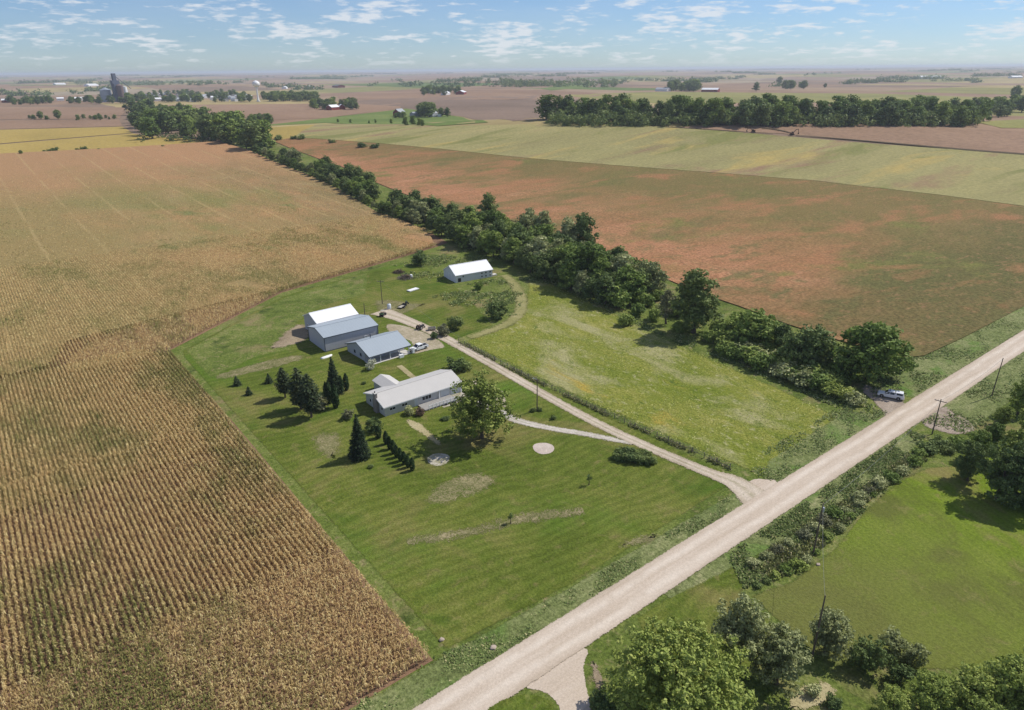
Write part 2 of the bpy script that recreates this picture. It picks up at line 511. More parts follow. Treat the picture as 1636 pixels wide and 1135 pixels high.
M['lawn_bright'] = ground('lawn_bright', [(0, (0.094, 0.134, 0.013)), (0.5, (0.141, 0.202, 0.018)), (1, (0.198, 0.232, 0.042))], big=0.03, mid=0.25, fine=2.2,
                          stripes=(1.6, R(25), 0.2, 8.0), redge=((0, 128, 84, (0.138, 0.143, 0.040)),), bump_s=0.8, fine_contrast=0.45, accents=((0.035, 0.50, 0.62, (0.209, 0.186, 0.062)), (0.05, 0.48, 0.60, (0.109, 0.129, 0.025), 57.0), (0.3, 0.58, 0.74, (0.230, 0.206, 0.075), 23.0)), edges=True)
M['rough_grass'] = ground('rough_grass', [(0, (0.058, 0.078, 0.018)), (0.4, (0.102, 0.137, 0.027)), (0.7, (0.153, 0.179, 0.046)), (1, (0.232, 0.201, 0.088))], big=0.06, mid=0.4, fine=1.8,
                          weights=(1.080, 0.760, 0.600), fine_contrast=0.65, bump_s=0.9, accents=((0.06, 0.55, 0.70, (0.223, 0.179, 0.085)), (0.5, 0.56, 0.74, (0.251, 0.210, 0.102), 21.0), (0.12, 0.58, 0.70, (0.051, 0.073, 0.018), 67.0)), edges=True)
M['ditch'] = ground('ditch_grass', [(0, (0.087, 0.106, 0.035)), (0.4, (0.143, 0.170, 0.058)), (0.7, (0.202, 0.216, 0.090)), (1, (0.285, 0.262, 0.137))], big=0.06, mid=0.5, fine=1.8,
                    weights=(1, 0.9, 0.7), fine_contrast=0.7, bump_s=0.9, accents=((0.08, 0.55, 0.68, (0.097, 0.170, 0.032)), (0.6, 0.58, 0.72, (0.064, 0.078, 0.025), 33.0)), edges=True, edge_scale=0.5, soft=(0.2, 0.8))
M['meadow'] = ground('meadow', [(0, (0.100, 0.138, 0.018)), (0.4, (0.152, 0.179, 0.027)), (0.7, (0.214, 0.216, 0.046)), (1, (0.314, 0.285, 0.105))], big=0.025, mid=0.25, fine=1.6,
                     weights=(1, 0.8, 0.6), stretch=(1.3, 0.8, 1), rot=R(-30), fine_contrast=0.6, bump_s=0.9,
                     accents=((0.05, 0.52, 0.66, (0.294, 0.276, 0.128)), (0.45, 0.57, 0.72, (0.342, 0.322, 0.165), 43.0), (0.05, 0.62, 0.74, (0.342, 0.258, 0.053), 77.0), (0.3, 0.60, 0.72, (0.095, 0.129, 0.022), 97.0)), edges=True, edge_scale=0.4, edge_amount=1.4, soft=(0.15, 0.85))
M['gravel_road'] = ground('gravel_road', [(0, (0.391, 0.314, 0.237)), (0.5, (0.484, 0.400, 0.314)), (1, (0.558, 0.478, 0.391))], big=0.08, mid=0.5, fine=3.5, stretch=(0.12, 1.6, 1),
                          weights=(0.8, 0.9, 0.4), fine_contrast=0.2, bump_s=0.2, edges=True, edge_scale=0.6, edge_amount=1.0, tracks=((0.614, 0.537, 0.447), 0.75, (0.307, 0.246, 0.172), 0.0))
M['gravel_brown'] = ground('gravel_brown', [(0, (0.24, 0.19, 0.145)), (0.5, (0.32, 0.26, 0.205)), (1, (0.40, 0.335, 0.27))], big=0.2, mid=0.9, fine=3, fine_contrast=0.35, edges=True, edge_scale=0.5, edge_amount=2.0, soft=(0.0, 0.9))
M['gravel_drive'] = ground('gravel_drive', [(0, (0.314, 0.256, 0.180)), (0.5, (0.427, 0.358, 0.268)), (1, (0.522, 0.451, 0.356))], big=0.09, mid=0.6, fine=3.5, fine_contrast=0.35, bump_s=0.3, edges=True, edge_scale=0.9, edge_amount=1.2,
                           soft=(0.2, 0.9), tracks=((0.551, 0.474, 0.387), 0.6, (0.285, 0.233, 0.150), 0.55))
M['gravel_white'] = ground('gravel_white', [(0, (0.36, 0.32, 0.255)), (0.5, (0.48, 0.435, 0.37)), (1, (0.58, 0.535, 0.475))], big=0.2, mid=0.9, fine=3.5, fine_contrast=0.35, edges=True, edge_amount=1.3, soft=(0.15, 0.95),
                           tracks=((0.58, 0.53, 0.47), 0.5, (0.30, 0.26, 0.17), 0.9))
M['gravel_pink'] = ground('gravel_pink', [(0, (0.40, 0.33, 0.28)), (0.5, (0.50, 0.42, 0.36)), (1, (0.58, 0.51, 0.45))], big=0.2, mid=0.9, fine=6, fine_contrast=0.2, edges=True, edge_amount=0.5)
M['dirt'] = ground('bare_dirt', [(0, (0.20, 0.155, 0.10)), (0.5, (0.29, 0.23, 0.155)), (1, (0.38, 0.31, 0.21))], big=0.1, mid=0.5, fine=3, edges=True, edge_scale=0.5, edge_amount=1.6, soft=(0.1, 0.95), top=0.9)
M['straw'] = ground('straw', [(0, (0.25, 0.22, 0.11)), (0.5, (0.35, 0.30, 0.16)), (1, (0.45, 0.39, 0.23))], big=0.1, mid=0.5, fine=3, edges=True, edge_scale=0.9, edge_amount=1.8, soft=(0.15, 0.9), top=0.9)
M['dark_soil'] = ground('turned_soil', [(0, (0.07, 0.055, 0.035)), (1, (0.12, 0.09, 0.055))], fine=0.5)
M['worn'] = ground('worn_grass', [(0, (0.13, 0.14, 0.05)), (0.45, (0.20, 0.185, 0.085)), (0.75, (0.27, 0.23, 0.125)), (1, (0.36, 0.30, 0.18))], big=0.15, mid=0.6, fine=2.0, weights=(0.7, 1, 0.8), fine_contrast=0.5, edges=True, edge_scale=0.4, edge_amount=2.6, soft=(0.0, 1.3), top=0.85)
M['track'] = ground('mown_track', [(0, (0.17, 0.175, 0.06)), (0.5, (0.25, 0.235, 0.095)), (1, (0.33, 0.29, 0.145))], big=0.1, mid=0.5, fine=2.5, edges=True, edge_scale=0.6, edge_amount=2.0, soft=(0.0, 0.9), top=0.95)
M['concrete'] = plain('concrete', (0.52, 0.50, 0.46), 0.9, 0.1, var=0.12, scale=0.7)
M['roof_white'] = plain('roof_white', (0.80, 0.80, 0.80), 0.45, 0.3, var=0.05, scale=0.25, wave=(0.9, 'X', 0.25))
M['roof_offwhite'] = plain('roof_offwhite', (0.50, 0.48, 0.45), 0.7, 0.15, var=0.07, scale=0.4, wave=(0.6, 'X', 0.2))
M['roof_blue'] = plain('roof_blue', (0.325, 0.37, 0.405), 0.5, 0.3, var=0.06, scale=0.3, wave=(0.9, 'X', 0.25))
M['siding_grey'] = plain('siding_grey', (0.43, 0.43, 0.46), 0.6, 0.25, var=0.07, scale=0.4, wave=(0.9, 'X', 0.35))
M['siding_grey2'] = plain('siding_grey_gable', (0.43, 0.44, 0.46), 0.6, 0.25, var=0.07, scale=0.4, wave=(0.9, 'Y', 0.35))
M['siding_white'] = plain('siding_white', (0.66, 0.66, 0.66), 0.7, 0.2, var=0.09, scale=0.6, wave=(0.2, 'Z', 0.3))
M['siding_house'] = plain('siding_house', (0.55, 0.54, 0.52), 0.7, 0.2, var=0.08, scale=0.6, wave=(0.2, 'Z', 0.3))
M['white'] = plain('white_trim', (0.76, 0.76, 0.75), 0.5, 0.3, var=0.04)
M['trim_dark'] = plain('dark_trim', (0.10, 0.115, 0.14), 0.5, 0.3, var=0.05)
M['glass'] = plain('window_glass', (0.018, 0.022, 0.028), 0.12, 0.5, var=0.1)
M['door'] = plain('door_paint', (0.60, 0.62, 0.62), 0.5, 0.3, var=0.05)
M['deck'] = plain('deck_boards', (0.33, 0.315, 0.29), 0.85, 0.1, var=0.18, scale=1.2, wave=(0.14, 'Y', 0.4))
M['stone'] = plain('chimney_stone', (0.27, 0.24, 0.215), 0.9, 0.1, var=0.35, scale=2.5)
M['car_white'] = plain('car_paint_white', (0.74, 0.75, 0.76), 0.25, 0.5, var=0.02)
M['rubber'] = plain('rubber', (0.02, 0.02, 0.02), 0.85, 0.2, var=0.1)
M['rim'] = plain('wheel_rim', (0.42, 0.42, 0.43), 0.35, 0.5, metal=0.6, var=0.05)
M['black'] = plain('black_plastic', (0.025, 0.025, 0.027), 0.6, 0.3, var=0.1)
M['red_lamp'] = plain('red_lamp', (0.35, 0.02, 0.02), 0.3, 0.5, var=0.05)
M['lamp_clear'] = plain('headlamp', (0.7, 0.7, 0.68), 0.15, 0.5, var=0.05)
M['pole'] = plain('pole_wood', (0.13, 0.105, 0.085), 0.95, 0.05, var=0.25, scale=1.5)
M['steel'] = plain('galvanised_steel', (0.36, 0.39, 0.43), 0.45, 0.4, metal=0.3, var=0.1)
M['wire'] = plain('wire', (0.20, 0.20, 0.20), 0.5, 0.3, metal=0.5, var=0.05)
M['red_barn'] = plain('red_barn', (0.22, 0.045, 0.035), 0.8, 0.1, var=0.15)
M['roof_grey'] = plain('roof_grey', (0.34, 0.36, 0.38), 0.6, 0.2, var=0.1)
M['roof_dark'] = plain('roof_dark', (0.13, 0.12, 0.12), 0.8, 0.1, var=0.12)
M['concrete_far'] = plain('silo_concrete', (0.42, 0.40, 0.38), 0.9, 0.1, var=0.1, scale=0.05)
M['elev_dark'] = plain('elevator_dark', (0.10, 0.115, 0.16), 0.7, 0.2, var=0.15, scale=0.05)
M['elev_brown'] = plain('elevator_brown', (0.17, 0.12, 0.11), 0.7, 0.2, var=0.15, scale=0.05)
M['rust'] = plain('rusty_metal', (0.16, 0.09, 0.06), 0.85, 0.1, var=0.3, scale=1.5)
M['stone_rock'] = plain('rock', (0.38, 0.31, 0.25), 0.95, 0.05, var=0.2, scale=2)
M['tank'] = plain('white_tank', (0.62, 0.66, 0.70), 0.5, 0.3, var=0.05)
M['tractor_green'] = plain('machine_green', (0.05, 0.11, 0.05), 0.5, 0.3, var=0.1)
M['tan_panel'] = plain('tan_panel', (0.42, 0.39, 0.33), 0.7, 0.2, var=0.1)


def mosaic():
    """the far countryside: mile grid of crop fields aligned with the roads"""
    m, g = newmat('countryside')
    pos = g.n('ShaderNodeNewGeometry').outputs['Position']
    nw = g.noise(pos, 0.0009, 3, 0.5)
    wob = g.n('ShaderNodeCombineXYZ', {0: g.math('MULTIPLY', nw, 260.0), 1: g.math('MULTIPLY', nw, 200.0)}).outputs[0]
    q = g.vmath('ADD', pos, wob)
    cell = g.n('ShaderNodeVectorMath', {0: q, 1: (430.0, 520.0, 9999.0)}, operation='SNAP').outputs[0]
    w = g.n('ShaderNodeTexWhiteNoise', {0: cell}, noise_dimensions='3D').outputs[0]
    c = g.ramp(w, [(0.0, (0.255, 0.168, 0.108)), (0.30, (0.205, 0.145, 0.10)), (0.48, (0.29, 0.205, 0.13)), (0.64, (0.22, 0.205, 0.075)),
                   (0.76, (0.33, 0.26, 0.12)), (0.86, (0.115, 0.155, 0.045)), (0.93, (0.30, 0.24, 0.16))], 'CONSTANT')
    n2 = g.noise(g.vmath('MULTIPLY', pos, (1, 0.5, 1)), 0.012, 5, 0.6)
    v = g.range(n2, 0.3, 0.7, 0.8, 1.2)
    c = g.mix(1.0, c, g.n('ShaderNodeCombineXYZ', {0: v, 1: v, 2: v}).outputs[0], 'MULTIPLY')
    finish(g, c, 0.95, 0.05)
    return m


M['mosaic'] = mosaic()

# ------------------------------------------------------------------ ground sheets
def struct(name, me):
    return tag(link(name, me), kind='structure')


NA, NR = 360, 190
rad = np.concatenate([[0.5], np.geomspace(25, 33000, NR-1)])
ang = np.linspace(0, 2*np.pi, NA, endpoint=False)
RR, AA = np.meshgrid(rad, ang, indexing='ij')
tx, ty = RR*np.cos(AA), RR*np.sin(AA)
tv = np.stack([tx.ravel(), ty.ravel(), tz(tx, ty).ravel()-0.03], 1)
ii, jj = np.meshgrid(np.arange(NR-1), np.arange(NA), indexing='ij')
a0 = (ii*NA+jj).ravel()
a1 = (ii*NA+(jj+1) % NA).ravel()
tf = np.stack([a0, a0+NA, a1+NA, a1], 1)
struct('ground', mesh_np('ground', tv, tf, M['mosaic'], smooth=True))


SHEETS = [0]


def sheet(name, poly, mat, z, feather=0.0, cell=None, kind='structure', thick=0.0, rnd=0):
    """flat sheet draped on the terrain; rim carries edge=0, the inside edge=1"""
    bm = bmesh.new()
    ev = bm.verts.layers.float.new('edge')
    poly = [Vector((p[0], p[1])) for p in poly]
    for _ in range(rnd):        # round the corners
        poly = [q for a, b in zip(poly, poly[1:]+poly[:1]) for q in (a.lerp(b, 0.25), a.lerp(b, 0.75))]
    if not thick:
        SHEETS[0] += 1
        z += 0.0006*SHEETS[0]
    area = sum(a.x*b.y-b.x*a.y for a, b in zip(poly, poly[1:]+poly[:1]))
    if area < 0:
        poly = poly[::-1]
    n = len(poly)
    if feather > 0:
        inner = []
        for i in range(n):
            p, a, b = poly[i], poly[i-1], poly[(i+1) % n]
            d1, d2 = (p-a).normalized(), (b-p).normalized()
            n1, n2 = Vector((-d1.y, d1.x)), Vector((-d2.y, d2.x))
            m = (n1+n2)
            m = m/max(m.length_squared/2, 0.5)
            inner.append(p+m*feather)
        O = [bm.verts.new((p.x-0, p.y, 0)) for p in poly]
        I = [bm.verts.new((p.x, p.y, 0)) for p in inner]
        for v in I:
            v[ev] = 1.0
        for i in range(n):
            bm.faces.new([O[i], O[(i+1) % n], I[(i+1) % n], I[i]])
        bm.faces.new(I)
    else:
        V = [bm.verts.new((p.x, p.y, 0)) for p in poly]
        for v in V:
            v[ev] = 1.0
        bm.faces.new(V)
    bmesh.ops.triangulate(bm, faces=[f for f in bm.faces if len(f.verts) > 4])
    if cell:
        xs = [p.x for p in poly]
        ys = [p.y for p in poly]
        for axis, lo, hi in ((0, min(xs), max(xs)), (1, min(ys), max(ys))):
            t = lo+cell
            while t < hi:
                co = (t, 0, 0) if axis == 0 else (0, t, 0)
                no = (1, 0, 0) if axis == 0 else (0, 1, 0)
                bmesh.ops.bisect_plane(bm, geom=bm.verts[:]+bm.edges[:]+bm.faces[:], plane_co=co, plane_no=no)
                t += cell
    for v in bm.verts:
        v.co.z = float(tz(v.co.x, v.co.y))+z
    if thick:
        ext = bmesh.ops.extrude_face_region(bm, geom=bm.faces[:])
        for v in ext['geom']:
            if isinstance(v, bmesh.types.BMVert):
                v.co.z -= thick
    bmesh.ops.recalc_face_normals(bm, faces=bm.faces)
    if not thick:
        for f in bm.faces:
            if f.normal.z < 0:
                f.normal_flip()
    me = bpy.data.meshes.new(name)
    bm.to_mesh(me)
    bm.free()
    me.materials.append(mat)
    o = link(name, me)
    o['kind'] = kind
    return o


def strip(name, pts, widths, mat, z, feather=0.5, sub=6):
    """ribbon along a smooth world polyline"""
    P = [np.array(p, float) for p in pts]
    W = widths if hasattr(widths, '__len__') else [widths]*len(P)
    c, w = [], []
    for i in range(len(P)-1):
        p0, p1, p2, p3 = P[max(i-1, 0)], P[i], P[i+1], P[min(i+2, len(P)-1)]
        for k in range(sub):
            t = k/sub
            c.append(0.5*((2*p1)+(-p0+p2)*t+(2*p0-5*p1+4*p2-p3)*t*t+(-p0+3*p1-3*p2+p3)*t**3))
            w.append(W[i]+(W[i+1]-W[i])*t)
    c.append(P[-1])
    w.append(W[-1])
    c = np.array(c)
    d = np.gradient(c, axis=0)
    d /= np.linalg.norm(d, axis=1)[:, None]
    nr = np.stack([-d[:, 1], d[:, 0]], 1)
    w = np.array(w)[:, None]/2
    rows = [c-nr*(w+feather), c-nr*(w-feather), c+nr*(w-feather), c+nr*(w+feather)]
    v, e, ac = [], [], []
    for i in range(len(c)):
        for r, ee, aa in zip(rows, (0, 1, 1, 0), (-1.0, -0.8, 0.8, 1.0)):
            v.append((r[i][0], r[i][1], float(tz(*r[i]))+z))
            e.append(ee)
            ac.append(aa)
    f = []
    for i in range(len(c)-1):
        for k in range(3):
            b = i*4+k
            f.append((b, b+4, b+5, b+1))
    me = mesh_np(name, v, f, mat, {'edge': e, 'across': ac})
    me.flip_normals() if me.polygons[0].normal.z < 0 else None
    return struct(name, me)


def inside(poly, x, y):
    poly = np.asarray(poly)
    c = np.zeros(len(x), bool)
    j = len(poly)-1
    for i in range(len(poly)):
        xi, yi, xj, yj = *poly[i], *poly[j]
        t = ((yi > y) != (yj > y)) & (x < (xj-xi)*(y-yi)/(yj-yi+1e-12)+xi)
        c ^= t
        j = i
    return c
# ------------------------------------------------------------------ the lie of the land
sheet('verge', [(-160, -120), (420, -120), (420, 250), (300, 420), (120, 300), (-160, 90)], M['rough_grass'], 0.0, 3.0, cell=30)

TL_FRONT = pxp([(345, 229), (398, 243), (440, 262), (500, 285), (551, 310), (607, 344), (650, 360), (688, 372), (716, 388)])   # field side of the treeline
BACK = [(33.8, 206.5)] + pxp([(450, 468), (600, 424), (700, 394)])                                                          # back edge of the yard
CORN = [(-150, 62.5), (34.6, 62.5), (35.3, 150), (35.0, 200)] + BACK + TL_FRONT[::-1] + pxp([(8, 248), (-260, 268)]) + [(-150, 520)]
sheet('corn_soil', CORN, M['soil'], 0.02, 0.0, cell=60)
CANOPY = [(-140, 318), (60, 318), (150, 325)] + pxp([(672, 380)]) + pxp([(662, 364), (640, 355), (600, 341), (545, 307), (496, 283), (437, 260), (395, 241), (345, 228)]) + pxp([(8, 247.5), (-260, 266)]) + [(-140, 520)]
canopy = sheet('corn_field', CANOPY, M['corn_canopy'], 1.32, 0.0, cell=22, kind='stuff', thick=1.2)
under = sheet('corn_understory', [(-60, 214), (5, 214), (12, 232), (30, 236)] + [(x_-1.0, y_+2.5) for x_, y_ in BACK[1:]] + pxp([(690, 384), (676, 370), (640, 356), (610, 345)]) + [(120, 400), (-60, 400)], M['corn_canopy'], 1.22, 0.0, cell=22, kind='stuff', thick=1.1)
mid = sheet('corn_understory', [(-60, 140), (33.6, 140), (33.8, 200), (28, 213), (-60, 213)], M['corn_canopy'], 0.72, 0.0, cell=22, kind='stuff', thick=0.6)
tag(mid, 'lower corn leaves between the rows beside the pine trees', 'corn')
tag(under, 'shaded lower leaves of the corn behind the yard', 'corn')
tag(canopy, 'wide tan and green dry corn field stretching back to the gold field', 'corn field')

tlb = pxp([(436, 226), (470, 240), (520, 258), (560, 272), (600, 292), (650, 312), (720, 335), (800, 348), (880, 372), (950, 392), (1000, 420), (1060, 445), (1120, 470), (1180, 490), (1260, 520), (1340, 545), (1440, 573)])
RED = tlb + pxp([(1475, 570), (1540, 540), (1600, 509), (1660, 478), (1800, 415), (1900, 372)]) + pxp([(1760, 345), (1628, 329), (1500, 312), (1300, 289), (1150, 277), (1000, 266), (830, 252), (700, 238), (560, 226), (470, 220)])
o = sheet('crop_field', RED, M['bean_red'], 0.34, 0.0, cell=20, kind='stuff', thick=0.26)
tag(o, 'red brown crop field with green patches sloping up beyond the treeline', 'crop field')
GOLDG = pxp([(470, 220.5), (560, 226.5), (700, 238.5), (830, 252.5), (1000, 266.5), (1150, 277.5), (1300, 289.5), (1500, 312.5), (1628, 329.5), (1760, 345.5), (1800, 262), (1628, 246), (1400, 231), (1200, 214), (1050, 203), (900, 197), (820, 200), (700, 203), (560, 199), (510, 199)])
o = sheet('bean_field', GOLDG, M['bean_gold'], 0.5, 0.0, cell=25, kind='stuff', thick=0.35)
tag(o, 'gold green bean field on the long low hill above the red brown crop', 'bean field')
for nm, pts, mt in (
        ('gold_field', [(-60, 251), (345, 226), (240, 218), (212, 214), (0, 231.5), (-60, 236)], 'gold'),
        ('gold_field', [(-60, 235), (0, 230), (212, 213), (196, 203), (0, 208), (-60, 210)], 'gold'),
        ('gold_field', [(395, 207), (502, 200), (500, 221), (440, 224), (410, 214)], 'gold'),
        ('dry_corn_field', [(-60, 209), (0, 207), (196, 202), (190, 191), (0, 193), (-60, 194)], 'pink_corn'),
        ('dry_corn_field', [(-60, 192), (190, 190), (205, 172), (0, 171), (-60, 172)], 'pink_corn'),
        ('dry_corn_field', [(260, 168), (500, 166), (640, 165), (640, 173), (520, 189), (440, 192), (330, 182)], 'pink_corn'),
        ('dry_corn_field', [(545, 163), (640, 156), (860, 152), (960, 163), (880, 190), (820, 194), (740, 187), (650, 174)], 'grey_corn'),
        ('dry_corn_field', [(530, 150), (700, 140), (1000, 152), (960, 160), (860, 150), (640, 154), (545, 160)], 'pink_corn'),
        ('pasture', [(400, 203), (520, 189), (650, 174), (740, 188), (780, 196), (700, 202), (520, 197)], 'green_far'),
        ('pasture', [(862, 142), (905, 133), (950, 132), (935, 141), (880, 145)], 'green_far'),
        ('olive_field', [(900, 152), (1060, 147), (1400, 150), (1700, 160), (1700, 170), (1300, 164), (1060, 166), (960, 161)], 'olive_far'),
        ('dry_corn_field', [(1060, 206), (1200, 196), (1500, 204), (1700, 214), (1700, 252), (1500, 236), (1250, 214)], 'pink_corn'),
        ('olive_field', [(1560, 196), (1700, 178), (1700, 206), (1600, 205)], 'olive_far')):
    sheet(nm, pxp(pts), M[mt], 0.30 if mt in ('gold', 'green_far') else 0.22, 0.0, cell=60)
strip('drain_trench', pxp([(1272, 217.5), (1330, 222), (1400, 228), (1480, 235), (1560, 242), (1640, 248)]), [1.5, 2, 3, 4.5, 6, 7], M['dark_soil'], 0.75, 0.3)
strip('drain_trench', pxp([(1055, 203.5), (1120, 207.5), (1180, 211.5), (1235, 216)]), [1.5, 2.5, 2.5, 1.5], M['dark_soil'], 0.75, 0.3)
strip('drain_trench', pxp([(1217, 205.5), (1240, 208), (1262, 213)]), [2, 3, 2], M['dark_soil'], 0.6, 0.3)
# grass under the treeline and the woods
sheet('treeline_grass', TL_FRONT + pxp([(760, 392), (880, 440), (1010, 490)]) + tlb[::-1][6:], M['rough_grass'], 0.10, 1.5, cell=30)

# mown yard, meadow and verges
LAWN = [(36.6, 62.5), (36.4, 199), (37.5, 205)] + pxp([(450, 474), (600, 430), (640, 420), (690, 432), (745, 470), (790, 520), (725, 545), (1150, 748)]) + [(105.5, 62.5), (60, 61.2)]
sheet('lawn', LAWN, M['lawn'], 0.03, 1.2)
sheet('back_grass', [(37.2, 178), (37.4, 205)] + pxp([(450, 475), (590, 434), (590, 470), (520, 490), (480, 515), (470, 560), (420, 570)]), M['rough_grass'], 0.045, 3.0)
MEADOW = pxp([(738, 546), (900, 626), (1050, 692), (1188, 752), (1220, 765), (1300, 708), (1345, 668), (1250, 622), (1130, 570), (1040, 530), (960, 490), (880, 452), (842, 450), (838, 480), (815, 520)])
sheet('meadow', MEADOW, M['meadow'], 0.035, 2.0)
sheet('ditch_grass', [(-160, 57.0), (-160, 62.6), (36, 62.6), (60, 61.6), (103, 61.0), (107, 57.0)], M['ditch'], 0.045, 0.9)
sheet('ditch_grass', [(110, 57.0), (111, 60.5), (116, 63.5), (150, 64.5), (156, 57.0)], M['ditch'], 0.045, 0.9)
sheet('ditch_grass', [(170, 57.0), (164, 66), (200, 69), (420, 71), (420, 57)], M['ditch'], 0.045, 0.9)
sheet('ditch_grass', [(69, 51.6), (150, 51.6), (150, 46.5), (100, 45.5), (69, 49.5)], M['ditch'], 0.045, 0.9)
sheet('ditch_grass', [(163, 51.6), (420, 51.6), (420, 38), (163, 42)], M['ditch'], 0.045, 0.9)
NLAWN = pxp([(1476, 746), (1520, 742), (1700, 700), (1900, 860), (1800, 1080), (1450, 1075), (1300, 1050), (1190, 950), (1262, 925), (1327, 875), (1377, 814), (1428, 769)])
sheet('neighbour_lawn', NLAWN, M['lawn_bright'], 0.03, 1.5)
sheet('neighbour_lawn', pxp([(1010, 985), (1190, 868), (1215, 905), (1190, 950), (1290, 1040), (1180, 1080), (1040, 1060)]), M['lawn'], 0.026, 1.5)
# roads
xs = [-900, -300, -100, 0, 60, 120, 180, 240, 320, 500, 900, 1500]
strip('gravel_road', [(x, 54.25+0.0003*max(0, x-300)) for x in xs], 6.3, M['gravel_road'], 0.118, 0.35, sub=8)
sheet('road_shoulder', [(101, 57.0), (104.0, 59.2), (106.2, 61.6), (109.0, 61.0), (110.5, 59.0), (114, 57.0), (112, 54), (106, 54)], M['gravel_road'], 0.02, 0.5, rnd=2)
DRIVE = pxp([(1215, 803), (1175, 772), (1130, 755), (1040, 717), (960, 680), (880, 637), (800, 591), (740, 557), (690, 530), (640, 509), (606, 498)])
strip('driveway', DRIVE, [7.5, 4.8, 3.2, 3.0, 3.0, 3.0, 3.2, 3.4, 4.2, 5.5, 8.0], M['gravel_drive'], 0.110, 0.45)
strip('driveway', pxp([(1012, 710), (975, 702), (940, 695), (880, 685), (825, 672), (790, 655), (742, 636)]), [0.9, 1.9, 2.0, 2.2, 2.4, 3.0, 3.2], M['gravel_white'], 0.104, 0.5)
sheet('parking_gravel', pxp([(655, 570), (688, 560), (720, 556), (690, 535), (650, 520), (610, 516), (625, 540), (660, 545)]), M['gravel_drive'], 0.054, 0.9, rnd=2)
sheet('parking_gravel', pxp([(735, 640), (790, 652), (815, 655), (810, 628), (785, 612), (750, 604)]), M['gravel_drive'], 0.05, 1.3, rnd=2)
sheet('side_road', pxp([(850, 1076), (925, 1028), (945, 1040), (934, 1062), (938, 1090), (946, 1125), (956, 1230), (905, 1230), (896, 1150), (888, 1122), (868, 1107), (832, 1100)]), M['gravel_road'], 0.02, 0.5, rnd=1)
sheet('grass_island', pxp([(770, 1134), (800, 1116), (838, 1106), (872, 1112), (893, 1127), (880, 1160), (780, 1165)]), M['lawn'], 0.10, 0.7, rnd=2)
sheet('field_entry', pxp([(1380, 612), (1400, 620), (1442, 632), (1452, 652), (1418, 672), (1405, 655), (1392, 640), (1372, 625)]), M['gravel_brown'], 0.055, 1.2, rnd=1)
sheet('field_entry', pxp([(1466, 668), (1506, 645), (1530, 662), (1556, 676), (1562, 690), (1530, 698), (1500, 690), (1478, 684)]), M['gravel_brown'], 0.055, 1.2, rnd=1)
sheet('gravel_bed', pxp([(849, 712), (858, 708), (872, 707), (884, 711), (888, 718), (882, 725), (866, 728), (852, 722)]), M['gravel_pink'], 0.05, 0.35, rnd=2)
sheet('gravel_bed', pxp([(680, 732), (692, 725), (710, 724), (722, 730), (716, 741), (700, 747), (684, 743)]), M['gravel_white'], 0.05, 0.35, rnd=2)
for nm, pts, mt, fe in (
        ('straw_patch', [(645, 668), (668, 672), (690, 690), (712, 712), (697, 714), (672, 694), (650, 682)], 'straw', 0.9),
        ('worn_patch', [(668, 800), (695, 774), (735, 752), (792, 756), (800, 776), (755, 796), (700, 814)], 'worn', 1.8),
        ('worn_patch', [(485, 690), (560, 685), (545, 745), (500, 730)], 'worn', 2.5),
        ('worn_patch', [(420, 560), (470, 515), (500, 520), (500, 545), (440, 560)], 'dirt', 2.0),
        ('worn_patch', [(590, 480), (625, 478), (670, 486), (690, 484), (640, 505), (610, 512)], 'worn', 1.6),
        ('worn_patch', [(330, 600), (480, 562), (500, 574), (350, 612)], 'worn', 1.6),
        ('worn_patch', [(980, 862), (1060, 846), (1050, 870), (990, 882)], 'worn', 1.5),
        ('dry_grass', [(1260, 1100), (1320, 1082), (1350, 1110), (1300, 1140), (1250, 1140)], 'straw', 1.0),
        ('dry_grass', [(938, 1062), (952, 1050), (975, 1100), (950, 1110)], 'dirt', 0.7)):
    sheet(nm, pxp(pts), M[mt], 0.047, fe, rnd=2)
strip('worn_track', pxp([(650, 866), (720, 856), (780, 844), (820, 833), (870, 824), (932, 816)]), [2.0, 2.2, 2.4, 2.8, 2.8, 2.2], M['worn'], 0.099, 0.9)
strip('mown_track', pxp([(806, 440), (822, 455), (833, 478), (830, 500), (812, 517), (780, 530), (750, 540)]), [3, 3.4, 3.6, 3.6, 3.4, 3.0, 2.6], M['track'], 0.101, 0.9)
strip('sidewalk', pxp([(638, 585), (650, 595), (664, 607)]), 1.6, M['straw'], 0.115, 0.2)


